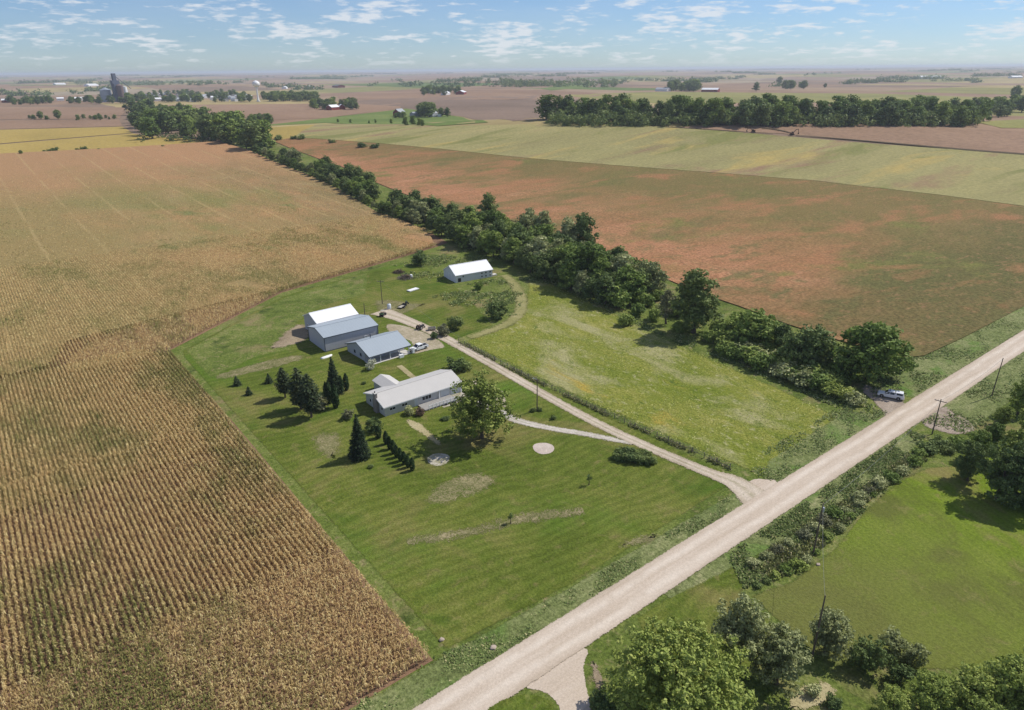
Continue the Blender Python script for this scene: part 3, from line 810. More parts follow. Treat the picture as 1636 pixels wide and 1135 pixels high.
# ------------------------------------------------------------------ corn plants
def corn_plants(name, x, y, nb, h0, h1, reach, width, zlo, stalk=True, label=None):
    n = len(x)
    zt = tz(x, y)
    hgt = rng.uniform(h0, h1, n)
    tint = np.clip(rng.normal(0.5, 0.2, n), 0, 1)
    V, T = [], []
    for b in range(nb):
        a = rng.uniform(0, 2*np.pi, n)
        ln = reach*rng.uniform(0.7, 1.2, n)
        zb = zlo+(hgt-zlo)*rng.uniform(0.15, 0.98, n)
        dx, dy = np.cos(a), np.sin(a)
        wx, wy = -dy*width/2, dx*width/2
        p0 = np.stack([x, y, zt+zb], 1)
        p1 = np.stack([x+dx*ln*0.5, y+dy*ln*0.5, zt+zb+0.16*rng.uniform(0.3, 1.6, n)], 1)
        p2 = np.stack([x+dx*ln, y+dy*ln, zt+zb-0.22*rng.uniform(0.2, 2.0, n)], 1)
        w = np.stack([wx, wy, np.zeros(n)], 1)
        V.append(np.stack([p0-w*0.6, p0+w*0.6, p1-w, p1+w, p2-w*0.45, p2+w*0.45], 1))
        T.append(np.repeat(np.clip(tint+rng.normal(0, 0.16, n), 0, 1)[:, None], 6, 1))
    V = np.stack(V, 1).reshape(-1, 6, 3)
    T = np.stack(T, 1).reshape(-1)
    base = (np.arange(len(V))*6)[:, None]
    F = np.concatenate([base+np.array([0, 1, 3, 2]), base+np.array([2, 3, 5, 4])], 0)
    V = V.reshape(-1, 3)
    if stalk:
        a = rng.uniform(0, np.pi, n)
        dx, dy = np.cos(a)*0.035, np.sin(a)*0.035
        lean = rng.normal(0, 0.10, (n, 2))
        top = hgt+rng.uniform(0.05, 0.3, n)
        S = np.stack([np.stack([x-dx, y-dy, zt], 1), np.stack([x+dx, y+dy, zt], 1),
                      np.stack([x+dx+lean[:, 0], y+dy+lean[:, 1], zt+top], 1), np.stack([x-dx+lean[:, 0], y-dy+lean[:, 1], zt+top], 1)], 1).reshape(-1, 3)
        Fs = (np.arange(n)*4)[:, None]+np.array([0, 1, 2, 3])+len(V)
        V = np.concatenate([V, S])
        F = np.concatenate([F, Fs])
        T = np.concatenate([T, np.repeat(np.clip(tint+0.1, 0, 1), 4)])
    o = link(name, mesh_np(name, V, F, M['corn'], {'tint': T}))
    tag(o, label, 'corn', kind='stuff')
    return o


def grid_rows(x0, x1, y0, y1, row, step, along='y', jx=0.07, jy=0.5):
    if along == 'y':
        X, Y = np.meshgrid(np.arange(x0, x1, row), np.arange(y0, y1, step), indexing='ij')
        X = X + rng.normal(0, jx, X.shape)
        Y = Y + rng.uniform(-jy, jy, Y.shape)*step
    else:
        Y, X = np.meshgrid(np.arange(y0, y1, row), np.arange(x0, x1, step), indexing='ij')
        Y = Y + rng.normal(0, jx, X.shape)
        X = X + rng.uniform(-jy, jy, X.shape)*step
    return X.ravel(), Y.ravel()


ROW = 0.87
HEADLAND = 92.5
bx, by = np.array(BACK).T


def back_dist(x, y):
    d = np.full(len(x), 1e9)
    for (ax_, ay_), (cx_, cy_) in zip(BACK, BACK[1:]):
        vx, vy = cx_-ax_, cy_-ay_
        t = np.clip(((x-ax_)*vx+(y-ay_)*vy)/(vx*vx+vy*vy), 0, 1)
        d = np.minimum(d, np.hypot(x-ax_-t*vx, y-ay_-t*vy))
    return d


X, Y = grid_rows(-26, 34.4, 63.2, HEADLAND, 0.87, 0.34, 'x', 0.16)
corn_plants('corn', X, Y, 5, 1.4, 1.9, 0.46, 0.13, 0.4, label='dry corn rows running along the gravel road end of the field')
X, Y = grid_rows(-26, 34.6, HEADLAND, 150, ROW, 0.27, jx=0.04)
k = rng.uniform(0, 1, len(X)) > 0.04
corn_plants('corn', X[k], Y[k], 6, 1.45, 1.8, 0.40, 0.15, 0.45, label='straight tan rows of dry corn beside the mown yard')
X, Y = grid_rows(-30, 34.8, 150, 232, ROW, 0.34, jx=0.04)
k = (Y < 206) | (back_dist(X, Y) > 24)
corn_plants('corn', X[k], Y[k], 5, 1.45, 1.8, 0.40, 0.17, 0.5, label='straight tan corn rows running back past the pine trees')
# rows that bend round the back corner of the yard
wx, wy = [], []
pv = np.array(BACK)
nrm = []
for a, b in zip(pv, pv[1:]):
    d = (b-a)/np.linalg.norm(b-a)
    nrm.append(np.array([-d[1], d[0]]))
for kk in range(28):
    dd = 0.5+kk*ROW
    a0_, a1_ = math.pi, math.atan2(nrm[0][1], nrm[0][0])
    m = max(3, int(dd*abs(a0_-a1_)/0.5))
    for t in np.linspace(a0_, a1_, m):
        wx.append(pv[0][0]+dd*math.cos(t))
        wy.append(pv[0][1]+dd*math.sin(t))
    for i in range(len(pv)-1):
        L = np.linalg.norm(pv[i+1]-pv[i])
        t = np.arange(0, L, 0.6)[:, None]
        q = pv[i]+(pv[i+1]-pv[i])/L*t+nrm[i]*dd
        wx += list(q[:, 0])
        wy += list(q[:, 1])
wx, wy = np.array(wx), np.array(wy)
wx += rng.normal(0, 0.1, len(wx))
wy += rng.normal(0, 0.1, len(wy))
corn_plants('corn', wx, wy, 4, 1.45, 1.8, 0.42, 0.17, 0.5, label='curved corn rows bending round the back corner of the yard')
X, Y = grid_rows(-30, 185, 232, 345, ROW, 0.58)
k = inside(CORN, X, Y) & (back_dist(X, Y) > 24)
corn_plants('corn', X[k], Y[k], 3, 1.5, 1.8, 0.42, 0.2, 0.9, stalk=False, label='fine tan corn rows behind the yard')
n = 45000
X = rng.uniform(-30, 310, n)
Y = rng.uniform(318, 680, n)
k = inside(CANOPY, X, Y) & (rng.uniform(0, 1, n) < 1.0-(Y-318)/340)
corn_plants('corn', X[k], Y[k], 2, 1.4, 1.7, 0.5, 0.24, 1.25, stalk=False, label='distant dry corn tops towards the treeline')


# ------------------------------------------------------------------ loose cards: weeds, tufts
def cards(x, y, size, upness=0.6, zoff=0.0, hgt=1.0, per=3):
    """leafy tufts: several tilted blades each"""
    n = len(x)
    V, T = [], []
    base_t = np.clip(rng.normal(0.5, 0.22, n), 0, 1)
    zt = tz(x, y)+zoff
    for b in range(per):
        a = rng.uniform(0, 2*np.pi, n)
        s = size*rng.uniform(0.6, 1.3, n)
        dx, dy = np.cos(a), np.sin(a)
        lean = rng.uniform(0.2, 1.0, n)*(1-upness)*1.6
        ox, oy = rng.normal(0, 0.35, n)*size, rng.normal(0, 0.35, n)*size
        c = np.stack([x+ox, y+oy, zt], 1)
        w = np.stack([-dy, dx, np.zeros(n)], 1)*(s*0.35)[:, None]
        up = np.stack([dx*lean*s, dy*lean*s, s*hgt*rng.uniform(0.5, 1.1, n)], 1)
        V.append(np.stack([c-w, c+w, c+w*0.8+up, c-w*0.8+up], 1))
        T.append(np.repeat(np.clip(base_t+rng.normal(0, 0.15, n), 0, 1)[:, None], 4, 1))
    V = np.concatenate(V).reshape(-1, 3)
    T = np.concatenate(T).ravel()
    F = np.arange(len(V)).reshape(-1, 4)
    return V, F, T


def scatter(poly, n):
    p = np.asarray(poly)
    x = rng.uniform(p[:, 0].min(), p[:, 0].max(), n)
    y = rng.uniform(p[:, 1].min(), p[:, 1].max(), n)
    k = inside(p, x, y)
    return x[k], y[k]


def clumpy(x, y, scale, thr, seed=0):
    """keeps points in natural clumps"""
    v = np.sin(x/scale+seed)*np.cos(y/scale*1.3+seed*2)+np.sin((x+y)/scale*0.61+seed)*0.8+np.sin((x-1.7*y)/scale*1.9)*0.5
    return v+rng.normal(0, 0.35, len(x)) > thr


def weeds(name, label, cat, polys, n, size, mat, upness=0.6, hgt=1.0, per=3, clump=None):
    XX, YY = [], []
    for p in polys:
        x, y = scatter(p, n)
        if clump:
            k = clumpy(x, y, *clump)
            x, y = x[k], y[k]
        XX.append(x)
        YY.append(y)
    x, y = np.concatenate(XX), np.concatenate(YY)
    V, F, T = cards(x, y, size, upness, 0.0, hgt, per)
    o = link(name, mesh_np(name, V, F, mat, {'tint': T}))
    return tag(o, label, cat, kind='stuff')


weeds('meadow_grass', 'tall yellow green meadow grass beside the driveway fence', 'grass', [MEADOW], 45000, 0.24, M['meadow_tuft'], 0.25, 0.5, 2, clump=(6.0, -0.3))
weeds('ditch_weeds', 'grey green weeds in the ditch between corn, yard and road', 'weeds', [[(-30, 57.6), (-30, 62.8), (36, 62.8), (45, 60.8), (103, 60.6), (106, 57.6)]], 14000, 0.28, M['weed'], 0.3, 0.6, 3, clump=(2.3, 0.35))
weeds('ditch_weeds', 'weeds in the ditch in front of the meadow', 'weeds', [[(110, 57.8), (110, 63), (118, 66), (152, 66.5), (158, 58)]], 5000, 0.30, M['weed'], 0.3, 0.6, 3, clump=(2.0, 0.0))
weeds('ditch_weeds', 'weeds on the verge between the red brown crop and the road', 'weeds', [[(165, 58), (160, 68), (200, 70), (330, 72), (330, 58)]], 16000, 0.36, M['weed'], 0.3, 0.7, 3, clump=(3.2, 0.3))
weeds('ditch_weeds', 'weeds on the far verge beside the two utility poles', 'weeds', [[(158, 50.8), (320, 50.8), (320, 38), (160, 41.5)]], 16000, 0.36, M['weed'], 0.3, 0.7, 3, clump=(3.2, 0.3))
NBR = [[(85, 50.5), (152, 50.7), (152, 44.5), (112, 42.3), (90, 41.6), (80, 44.0)]]
weeds('ditch_weeds', 'tangled weeds in the ditch above the neighbouring lawn', 'weeds', NBR, 20000, 0.34, M['weed'], 0.3, 0.8, 3, clump=(2.8, -0.3))
weeds('ditch_brush', 'taller tangled brush filling the ditch above the neighbouring lawn', 'brush', [pxp([(1195, 905), (1240, 872), (1300, 832), (1380, 780), (1450, 728), (1480, 735), (1425, 772), (1372, 812), (1322, 868), (1260, 918), (1220, 930)])], 9000, 0.42, M['brush'], 0.4, 1.2, 3, clump=(1.6, -0.1))
weeds('back_weeds', 'tall weeds growing round the white poultry barn', 'weeds', [pxp([(690, 475), (745, 455), (800, 445), (835, 465), (830, 505), (780, 505), (735, 495)]), pxp([(630, 425), (700, 405), (770, 395), (810, 410), (700, 450), (640, 445)])], 6000, 0.42, M['weed'], 0.3, 0.9, 3, clump=(3.4, 0.2))
weeds('back_weeds', 'green weeds in front of the treeline shade', 'weeds', [pxp([(835, 448), (880, 455), (960, 492), (1050, 534), (1010, 500), (930, 470), (860, 425)])], 5000, 0.42, M['weed'], 0.3, 0.8, 3, clump=(3.4, -0.2))
weeds('verge_weeds', 'rank weeds along the foot of the thicket beside the meadow', 'weeds', [pxp([(1040, 530), (1130, 565), (1250, 615), (1370, 665), (1400, 650), (1250, 590), (1120, 540)])], 9000, 0.4, M['weed'], 0.3, 0.8, 3, clump=(3.0, 0.1))
# ------------------------------------------------------------------ trees
def leaf_cloud(lobes, n, leaf, r, shell=0.35, tilt=0.55, floor=0.0, per=34, tuft=None):
    """n leaf cards gathered in tufts that sit on the outer shell of several lobes"""
    L = np.array(lobes, float)
    area = (L[:, 3]*L[:, 4]+L[:, 3]*L[:, 5]+L[:, 4]*L[:, 5])
    K = max(len(L)*3, n//per)
    idx = r.choice(len(L), K, p=area/area.sum())
    d = r.normal(size=(K, 3))
    d /= np.linalg.norm(d, axis=1)[:, None]
    rad_ = (1-shell)+shell*np.sqrt(r.uniform(0, 1, K))
    wob = 1+0.18*np.sin(d[:, 0]*5.1+idx)*np.cos(d[:, 1]*4.3+2*idx)+0.14*np.sin(d[:, 2]*7.7+3*idx)+r.normal(0, 0.05, K)
    cc = L[idx, :3]+d*L[idx, 3:6]*(rad_*wob)[:, None]
    tr = (leaf*3.1 if tuft is None else tuft)*r.uniform(0.6, 1.35, K)
    k = r.integers(0, K, n)
    e = r.normal(size=(n, 3))
    e /= np.linalg.norm(e, axis=1)[:, None]
    c = cc[k]+e*(tr[k]*r.uniform(0.45, 1.0, n))[:, None]*np.array([1, 1, 0.72])
    keep = c[:, 2] > floor
    c, e, k = c[keep], e[keep], k[keep]
    nn = (e*0.75+d[k]*0.35)*(1-tilt)+r.normal(size=(len(c), 3))*tilt*0.6+np.array([0, 0, 0.12])
    return quads(c, nn, leaf, r, k)


def quads(c, nn, leaf, r, idx=None, aspect=0.62, tang=None):
    n = len(c)
    nn = nn/np.linalg.norm(nn, axis=1)[:, None]
    t = r.normal(size=(n, 3)) if tang is None else tang
    t -= nn*(t*nn).sum(1)[:, None]
    t /= np.linalg.norm(t, axis=1)[:, None]+1e-9
    b = np.cross(nn, t)
    s = (leaf*r.uniform(0.55, 1.25, n))[:, None]
    V = np.stack([c-t*s, c+b*s*aspect, c+t*s, c-b*s*aspect], 1).reshape(-1, 3)
    base = 0.5 if idx is None else 0.5+0.16*np.sin(idx*12.9898)
    T = np.clip(base+r.normal(0, 0.19, n), 0, 1)
    return V, np.arange(4*n).reshape(-1, 4), np.repeat(T, 4)


def merge(parts):
    V, F, T, o = [], [], [], 0
    for v, f, t in parts:
        V.append(v)
        F.append(f+o)
        T.append(t)
        o += len(v)
    return np.concatenate(V), np.concatenate(F), np.concatenate(T)


def trunk_mesh(name, h, r0, targets, r):
    m = MB()
    top = Vector((r.normal(0, 0.02)*h, r.normal(0, 0.02)*h, h))
    prev, pr = Vector((0, 0, -0.15)), r0*1.25
    pts = []
    for i in range(1, 5):
        t = i/4
        p = Vector((top.x*t+r.normal(0, 0.012)*h, top.y*t+r.normal(0, 0.012)*h, h*t))
        rr = r0*(1-0.78*t)
        m.tube(prev, p, pr, rr, 7)
        pts.append((p, rr))
        prev, pr = p, rr
    for tg in targets:
        tg = Vector(tg)
        k = 0 if tg.z < h*0.5 else (1 if tg.z < h*0.75 else 2)
        p, rr = pts[k]
        mid = p.lerp(tg, 0.5)+Vector((0, 0, 0.05*h))
        m.tube(p, mid, rr*0.62, rr*0.38, 5)
        m.tube(mid, tg, rr*0.38, rr*0.12, 5)
    return m.mesh(name, M['bark'])


class Proto:
    pass


def deciduous(seed, h, spread, n, leaf, mat, low=0.16, nl=11, shape='round', shell=0.4, trunk_h=None):
    """a leafy tree of height h; lobes ring a tapered trunk with limbs"""
    r = np.random.default_rng(seed)
    lobes, tips = [], []
    for i in range(nl):
        t = (i+0.5)/nl
        z = h*(low+0.10+(0.84-low)*t**0.9)
        prof = {'round': math.sin(math.pi*min(1, 0.22+0.75*t))**0.7, 'tall': math.sin(math.pi*min(1, 0.3+0.68*t))**0.6,
                'broad': math.sin(math.pi*min(1, 0.3+0.62*t))**0.5, 'cone': 1.05-0.85*t}[shape]
        R_ = spread*prof
        a = i*2.399+r.uniform(-0.4, 0.4)
        rr = R_*r.uniform(0.35, 0.72)
        if i == nl-1:
            rr *= 0.15
        s = spread*r.uniform(0.30, 0.46)
        lobes.append((rr*math.cos(a), rr*math.sin(a), z, s, s*r.uniform(0.85, 1.15), s*r.uniform(0.62, 0.85)))
        if i % 2 == 0 and i < nl-1:
            tips.append((rr*0.8*math.cos(a), rr*0.8*math.sin(a), z))
    lobes.append((0, 0, h*(low+1)/2, spread*0.42, spread*0.42, h*(1-low)*0.36))
    p = Proto()
    p.h, p.mat = h, mat
    V, F, T = leaf_cloud(lobes, n, leaf, r, shell=shell, floor=h*low*0.5)
    V[:, 2] *= h/V[:, 2].max()
    p.crown = mesh_np('crown', V, F, M[mat], {'tint': T})
    p.trunk = trunk_mesh('trunk', trunk_h or h*0.62, h*0.024+0.05, tips, r)
    return p


def shrub(seed, h, w, n, leaf, mat, nl=6):
    r = np.random.default_rng(seed)
    lobes = []
    for i in range(nl):
        a = i*2.399
        rr = w*0.5*r.uniform(0.25, 0.6)
        s = w*0.5*r.uniform(0.42, 0.6)
        lobes.append((rr*math.cos(a), rr*math.sin(a), h*r.uniform(0.35, 0.62), s, s, h*r.uniform(0.30, 0.42)))
    p = Proto()
    p.h, p.mat = h, mat
    V, F, T = leaf_cloud(lobes, n, leaf, r, shell=0.5, floor=0.02)
    V[:, 2] *= h/V[:, 2].max()
    p.crown = mesh_np('crown', V, F, M[mat], {'tint': T})
    m = MB()
    for i in range(5):
        a = i*1.257
        m.tube((0.1*math.cos(a), 0.1*math.sin(a), -0.1), (w*0.22*math.cos(a), w*0.22*math.sin(a), h*0.6), 0.05, 0.02, 5)
    p.trunk = m.mesh('stem', M['bark'])
    return p


def conifer(seed, h, base_r, n_wh, per, leaf, mat, low=0.06, pine=False):
    r = np.random.default_rng(seed)
    parts, m = [], MB()
    m.tube((0, 0, -0.15), (0, 0, h*0.55), h*0.018+0.06, h*0.012+0.03, 7)
    m.tube((0, 0, h*0.55), (0, 0, h*0.97), h*0.012+0.03, 0.02, 7)
    for i in range(n_wh):
        t = i/(n_wh-1)
        z = h*(low+(0.97-low)*t)
        R_ = base_r*((1-t)**0.85 if not pine else (math.sin(math.pi*(0.18+0.8*t))**0.8*(1-0.25*t)))+0.12
        nb = max(4, int(per*(1-0.55*t)))
        for b in range(nb):
            a = b*2*math.pi/nb+i*0.7+r.uniform(-0.25, 0.25)
            L = R_*r.uniform(0.72, 1.12)
            k = max(4, int(L/leaf*3.2))
            s = r.uniform(0.12, 1, k)**0.8*L
            droop = -0.22*s if not pine else 0.10*s
            side = r.normal(0, 0.16*L, k)*(s/L)
            c = np.stack([s*math.cos(a)-side*math.sin(a), s*math.sin(a)+side*math.cos(a), z+droop+r.normal(0, 0.10, k)], 1)
            nn = np.stack([r.normal(0.2*math.cos(a), 0.45, k), r.normal(0.2*math.sin(a), 0.45, k), r.uniform(0.4, 1, k)], 1)
            tg = np.stack([np.full(k, math.cos(a)), np.full(k, math.sin(a)), np.full(k, -0.25)], 1)+r.normal(0, 0.35, (k, 3))
            parts.append(quads(c, nn, leaf, r, np.full(k, i*7+b), 0.42, tg))
    V, F, T = merge(parts)
    V = V[:]
    p = Proto()
    p.h, p.mat = h, mat
    p.crown = mesh_np('crown', V, F, M[mat], {'tint': T})
    p.trunk = m.mesh('trunk', M['bark'])
    return p


def column(seed, h, w, n, leaf, mat):
    r = np.random.default_rng(seed)
    t = r.uniform(0, 1, n)**0.85
    a = r.uniform(0, 2*np.pi, n)
    rad_ = w/2*np.clip(np.sin(np.pi*(0.12+0.86*t))**0.7, 0.05, 1)*(0.6+0.4*np.sqrt(r.uniform(0, 1, n)))*(1+0.12*np.sin(3*a+9*t))
    c = np.stack([rad_*np.cos(a), rad_*np.sin(a), h*(0.02+0.96*t)], 1)
    nn = np.stack([np.cos(a), np.sin(a), np.full(n, 0.35)], 1)+r.normal(0, 0.4, (n, 3))
    tg = np.stack([r.normal(0, .3, n), r.normal(0, .3, n), np.ones(n)], 1)
    V, F, T = quads(c, nn, leaf, r, None, 0.45, tg)
    p = Proto()
    p.h, p.mat = h, mat
    p.crown = mesh_np('crown', V, F, M[mat], {'tint': T})
    p.trunk = MB().tube((0, 0, -0.1), (0, 0, h*0.8), 0.09, 0.03, 6).mesh('trunk', M['bark'])
    return p


def plant(p, name, loc, h, label, cat, group=None, wide=1.0, rz=None, stem='trunk', sink=0.0):
    s = h/p.h
    o = empty(name, (loc[0], loc[1], float(tz(loc[0], loc[1]))-sink), rng.uniform(0, 6.28) if rz is None else rz, (s*wide, s*wide, s))
    tag(o, label, cat, group)
    link(stem, p.trunk, o)
    link('crown', p.crown, o)
    return o


def thicket_cards(name, label, cat, lobes, n, leaf, mat, seed):
    r = np.random.default_rng(seed)
    V, F, T = leaf_cloud(lobes, n, leaf, r, shell=0.4, floor=0.0)
    return tag(link(name, mesh_np(name, V, F, M[mat], {'tint': T})), label, cat, kind='stuff')


# --- prototypes
MID = [deciduous(11, 12, 5.0, 4200, 0.42, 'leaf_mid', 0.10, 11, 'round'), deciduous(12, 12, 4.6, 4200, 0.42, 'leaf_dark', 0.08, 11, 'round'),
       deciduous(13, 12, 5.2, 4200, 0.42, 'leaf_mid', 0.06, 12, 'broad'), deciduous(14, 12, 4.3, 3800, 0.42, 'leaf_grey', 0.14, 10, 'tall'),
       deciduous(15, 12, 4.8, 4200, 0.42, 'leaf_dark', 0.05, 12, 'broad')]
FAR = [deciduous(21, 16, 6.2, 2000, 0.75, 'leaf_mid', 0.05, 9, 'round'), deciduous(22, 16, 5.6, 2000, 0.75, 'leaf_dark', 0.05, 9, 'tall'),
       deciduous(23, 16, 6.6, 2000, 0.75, 'leaf_dark', 0.04, 9, 'broad'), deciduous(24, 16, 5.6, 2000, 0.75, 'leaf_mid', 0.06, 8, 'tall')]
BUSH = [shrub(31, 2.5, 3.0, 1100, 0.24, 'leaf_mid'), shrub(32, 2.5, 3.0, 1100, 0.24, 'leaf_dark'), shrub(33, 2.5, 3.0, 1000, 0.24, 'leaf_grey'),
        shrub(34, 2.5, 2.8, 700, 0.22, 'leaf_bare'), shrub(35, 2.2, 3.0, 1000, 0.24, 'leaf_yellow')]

# --- yard trees
big = deciduous(41, 15.0, 7.3, 13000, 0.29, 'leaf_lime', 0.07, 26, 'broad', shell=0.6)
plant(big, 'broadleaf_tree', at(770, 700), 15.2, 'tall airy yellow green shade tree in front of the long house', 'tree', rz=0.4)
SPR = conifer(51, 10.5, 2.5, 30, 16, 0.26, 'needle')
SPR2 = conifer(52, 9.5, 2.2, 28, 15, 0.26, 'needle')
PINE = [conifer(53, 11, 2.3, 20, 13, 0.34, 'needle_pine', 0.20, True), conifer(54, 10, 2.0, 20, 12, 0.34, 'needle_pine', 0.14, True)]
plant(SPR, 'spruce_tree', at(575, 731), 10.3, 'dense dark spruce standing alone at the end of the arborvitae row', 'spruce')
plant(SPR2, 'spruce_tree', at(535, 628), 10.0, 'pointed dark spruce beside slim arborvitae near the porch garage', 'spruce', wide=1.0)
for (px, py, h, pr, lb) in ((456, 636, 8.4, 0, 'shortest of the three tall pines in the side yard'), (481, 654, 11.0, 1, 'middle pine of the three tall pines in the side yard'), (498, 667, 11.3, 0, 'pine with bare lower trunk beside the brown thicket')):
    plant(PINE[pr], 'pine_tree', at(px, py), h, lb, 'pine', 'tall pines in the side yard', wide=1.15)
SM = conifer(55, 2.8, 1.0, 12, 11, 0.17, 'needle', 0.02)
for (px, py, h, lb) in ((379, 616, 2.7, 'small young conifer closest to the corn field edge'), (430, 612, 2.7, 'small young conifer closest to the tall pines'), (398, 631, 2.3, 'smallest squat young conifer on the open lawn')):
    plant(SM, 'young_conifer', at(px, py), h, lb, 'conifer', 'young conifers on the lawn', wide=1.25)
ARB = [column(61, 3.2, 1.15, 900, 0.17, 'arbor'), column(62, 3.2, 1.25, 900, 0.17, 'arbor')]
arow = [(617, 710), (623, 718), (629, 725), (634, 731), (640, 737), (646, 742), (652, 747), (659, 752)]
for i, (px, py) in enumerate(arow):
    plant(ARB[i % 2], 'arborvitae', at(px, py), 3.4-0.05*i+random.uniform(-.2, .2), 'slim dark arborvitae in the straight row across the front lawn', 'arborvitae', 'row of arborvitae')
for (px, py, h) in ((546, 627, 4.6), (554, 624, 4.8), (527, 645, 6.0), (537, 652, 6.4), (522, 636, 4.4)):
    plant(ARB[0], 'arborvitae', at(px, py), h, 'tall slim arborvitae clustered round the spruce near the garage', 'arborvitae', 'arborvitae round the spruce', wide=0.85)
plant(BUSH[3], 'bare_shrub', at(512, 655), 3.4, 'greyish brown half bare shrub beside the tall pines', 'shrub', wide=1.1, stem='stem')
plant(BUSH[3], 'bare_shrub', at(556, 668), 2.6, 'brownish thin shrub on the lawn left of the house', 'shrub', wide=1.0, stem='stem')
plant(shrub(36, 4.0, 4.2, 2000, 0.22, 'leaf_dark'), 'round_shrub', at(597, 690), 3.6, 'rounded dark green shrub directly behind the lone spruce', 'shrub', stem='stem')
plant(ARB[1], 'arborvitae', at(605, 700), 3.0, 'broad arborvitae next to the rounded shrub behind the spruce', 'arborvitae', wide=1.3)
plant(shrub(37, 3.0, 3.2, 1700, 0.17, 'leaf_pale'), 'hydrangea_bush', at(593, 590), 3.0, 'round pale cream flowering bush at the garage porch corner', 'bush', stem='stem')
plant(BUSH[2], 'deck_shrub', at(655, 663), 2.3, 'grey green shrub at the left end of the deck', 'shrub', wide=0.9, stem='stem')
plant(shrub(38, 2.0, 2.4, 900, 0.18, 'leaf_red'), 'deck_shrub', at(671, 664), 1.9, 'reddish brown shrub at the left end of the deck', 'shrub', stem='stem')
plant(BUSH[1], 'corner_shrub', at(728, 590), 3.4, 'dark leafy shrub behind the right end of the long house', 'shrub', wide=1.2, stem='stem')
plant(BUSH[1], 'corner_shrub', at(742, 592), 3.2, 'dark shrub between the long house and the driveway', 'shrub', wide=1.0, stem='stem')
plant(BUSH[1], 'small_bush', at(593, 748), 0.9, 'tiny dark bush on the lawn below the lone spruce', 'bush', stem='stem')
plant(BUSH[1], 'small_bush', at(712, 671), 0.9, 'low dark bush on the lawn in front of the deck', 'bush', wide=1.8, stem='stem')
plant(BUSH[1], 'small_bush', at(852, 658), 1.1, 'low dark bush at the foot of the yard light pole', 'bush', wide=1.0, stem='stem')
plant(BUSH[1], 'small_bush', at(862, 657), 1.0, 'second low dark bush at the foot of the yard light pole', 'bush', wide=0.9, stem='stem')
plant(BUSH[1], 'small_bush', at(884, 670), 1.1, 'low round dark bush alone between the two driveways', 'bush', wide=1.0, stem='stem')
plant(BUSH[1], 'small_bush', at(582, 614), 0.9, 'small dark bush on the lawn behind the house ell', 'bush', stem='stem')
r_ = np.random.default_rng(5)
c0, c1 = at(988, 733), at(1036, 738)
hp = shrub(39, 1.9, 2.6, 1300, 0.20, 'leaf_dark', 7)
hedge = empty('oval_hedge', ((c0[0]+c1[0])/2, (c0[1]+c1[1])/2, 0))
tag(hedge, 'oval dark green clump of shrubs on the lawn beside the driveway', 'hedge')
dv = (c1-c0)/5
for i in range(6):
    for j in (0, 1) if 0 < i < 5 else (0,):
        q = c0+dv*i+np.array([0.5, 1.0, 0])*(j*1.3-0.3)
        cr_o = link('crown', hp.crown, hedge, Vector(q)-hedge.location, rng.uniform(0, 6))
        cr_o.scale = (1.05, 1.05, 0.95+0.2*rng.uniform())
# saplings in tubes
SAP = deciduous(42, 2.6, 0.55, 260, 0.12, 'leaf_dark', 0.4, 5, 'tall')
plant(SAP, 'sapling', at(941, 775), 2.6, 'slender staked sapling on the lawn below the oval hedge', 'sapling')
plant(SAP, 'sapling', at(816, 837), 2.3, 'slender staked sapling at the end of the worn strip of lawn', 'sapling')
# shrubs round the back yard
for (px, py, h, w_, k, lb) in ((795, 509, 6.0, 1.0, 1, 'big dark green bush inside the bend of the mown track'), (728, 526, 4.4, 1.0, 1, 'dark bush beside the driveway bend'),
                               (709, 536, 3.8, 1.0, 3, 'brownish bush beside the driveway bend'), (694, 541, 2.2, 1.1, 1, 'low bush at the gravel edge across from the pickup'),
                               (765, 463, 3.3, 0.8, 0, 'bush growing against the front of the white poultry barn'), (672, 424, 6.5, 0.95, 1, 'broad dark bush on the corn edge behind the brush pile')):
    plant(shrub(300+px, 4.5, 5.0, 2600, 0.26, BUSH[k].mat, 7), 'big_bush', at(px, py), h, lb, 'bush', wide=w_, stem='stem')

# --- trees and brush on the road side of the neighbour (nearest things)
near = deciduous(71, 15, 10.2, 40000, 0.24, 'leaf_yellow', 0.05, 34, 'broad', shell=0.45)
plant(near, 'broadleaf_tree', at(1078, 1160), 14.2, 'large light green spreading tree beside the gravel side road', 'tree', rz=1.1, wide=1.0)
ng = [deciduous(72, 12.5, 4.2, 11000, 0.24, 'leaf_grey', 0.05, 15, 'tall', shell=0.4), deciduous(73, 11, 4.6, 9000, 0.24, 'leaf_grey', 0.05, 14, 'round', shell=0.4)]
plant(ng[0], 'grey_tree', at(1178, 1068), 11.8, 'tall grey green tree close behind the large light green tree', 'tree', rz=0.3)
plant(ng[1], 'grey_tree', at(1240, 1092), 9.6, 'lower silvery grey green tree beside the wooden pole', 'tree', rz=2.2, wide=1.05)
plant(ng[1], 'grey_tree', at(1318, 1042), 7.2, 'ragged grey tree with the utility pole in front of it', 'tree', rz=4.0, wide=1.15)
nb = shrub(74, 4.2, 4.2, 3600, 0.16, 'leaf_dark', 8)
plant(nb, 'round_shrub', at(1383, 1065), 4.6, 'neat round dark shrub casting a round shadow on the neighbouring lawn', 'shrub', stem='stem')
plant(shrub(75, 4, 3.4, 1500, 0.2, 'leaf_grey'), 'grey_shrub', at(1424, 1046), 4.2, 'pale grey shrub right behind the neat round shrub', 'shrub', stem='stem')
plant(shrub(76, 4, 3.6, 1500, 0.2, 'leaf_grey'), 'grey_shrub', at(1456, 1062), 3.6, 'dull grey green shrub at the edge of the yellow green trees', 'shrub', stem='stem')
plant(shrub(77, 3, 3.6, 1500, 0.18, 'leaf_dark'), 'dark_shrub', at(1436, 1092), 3.0, 'low dark shrub in front of the two grey shrubs', 'shrub', stem='stem')
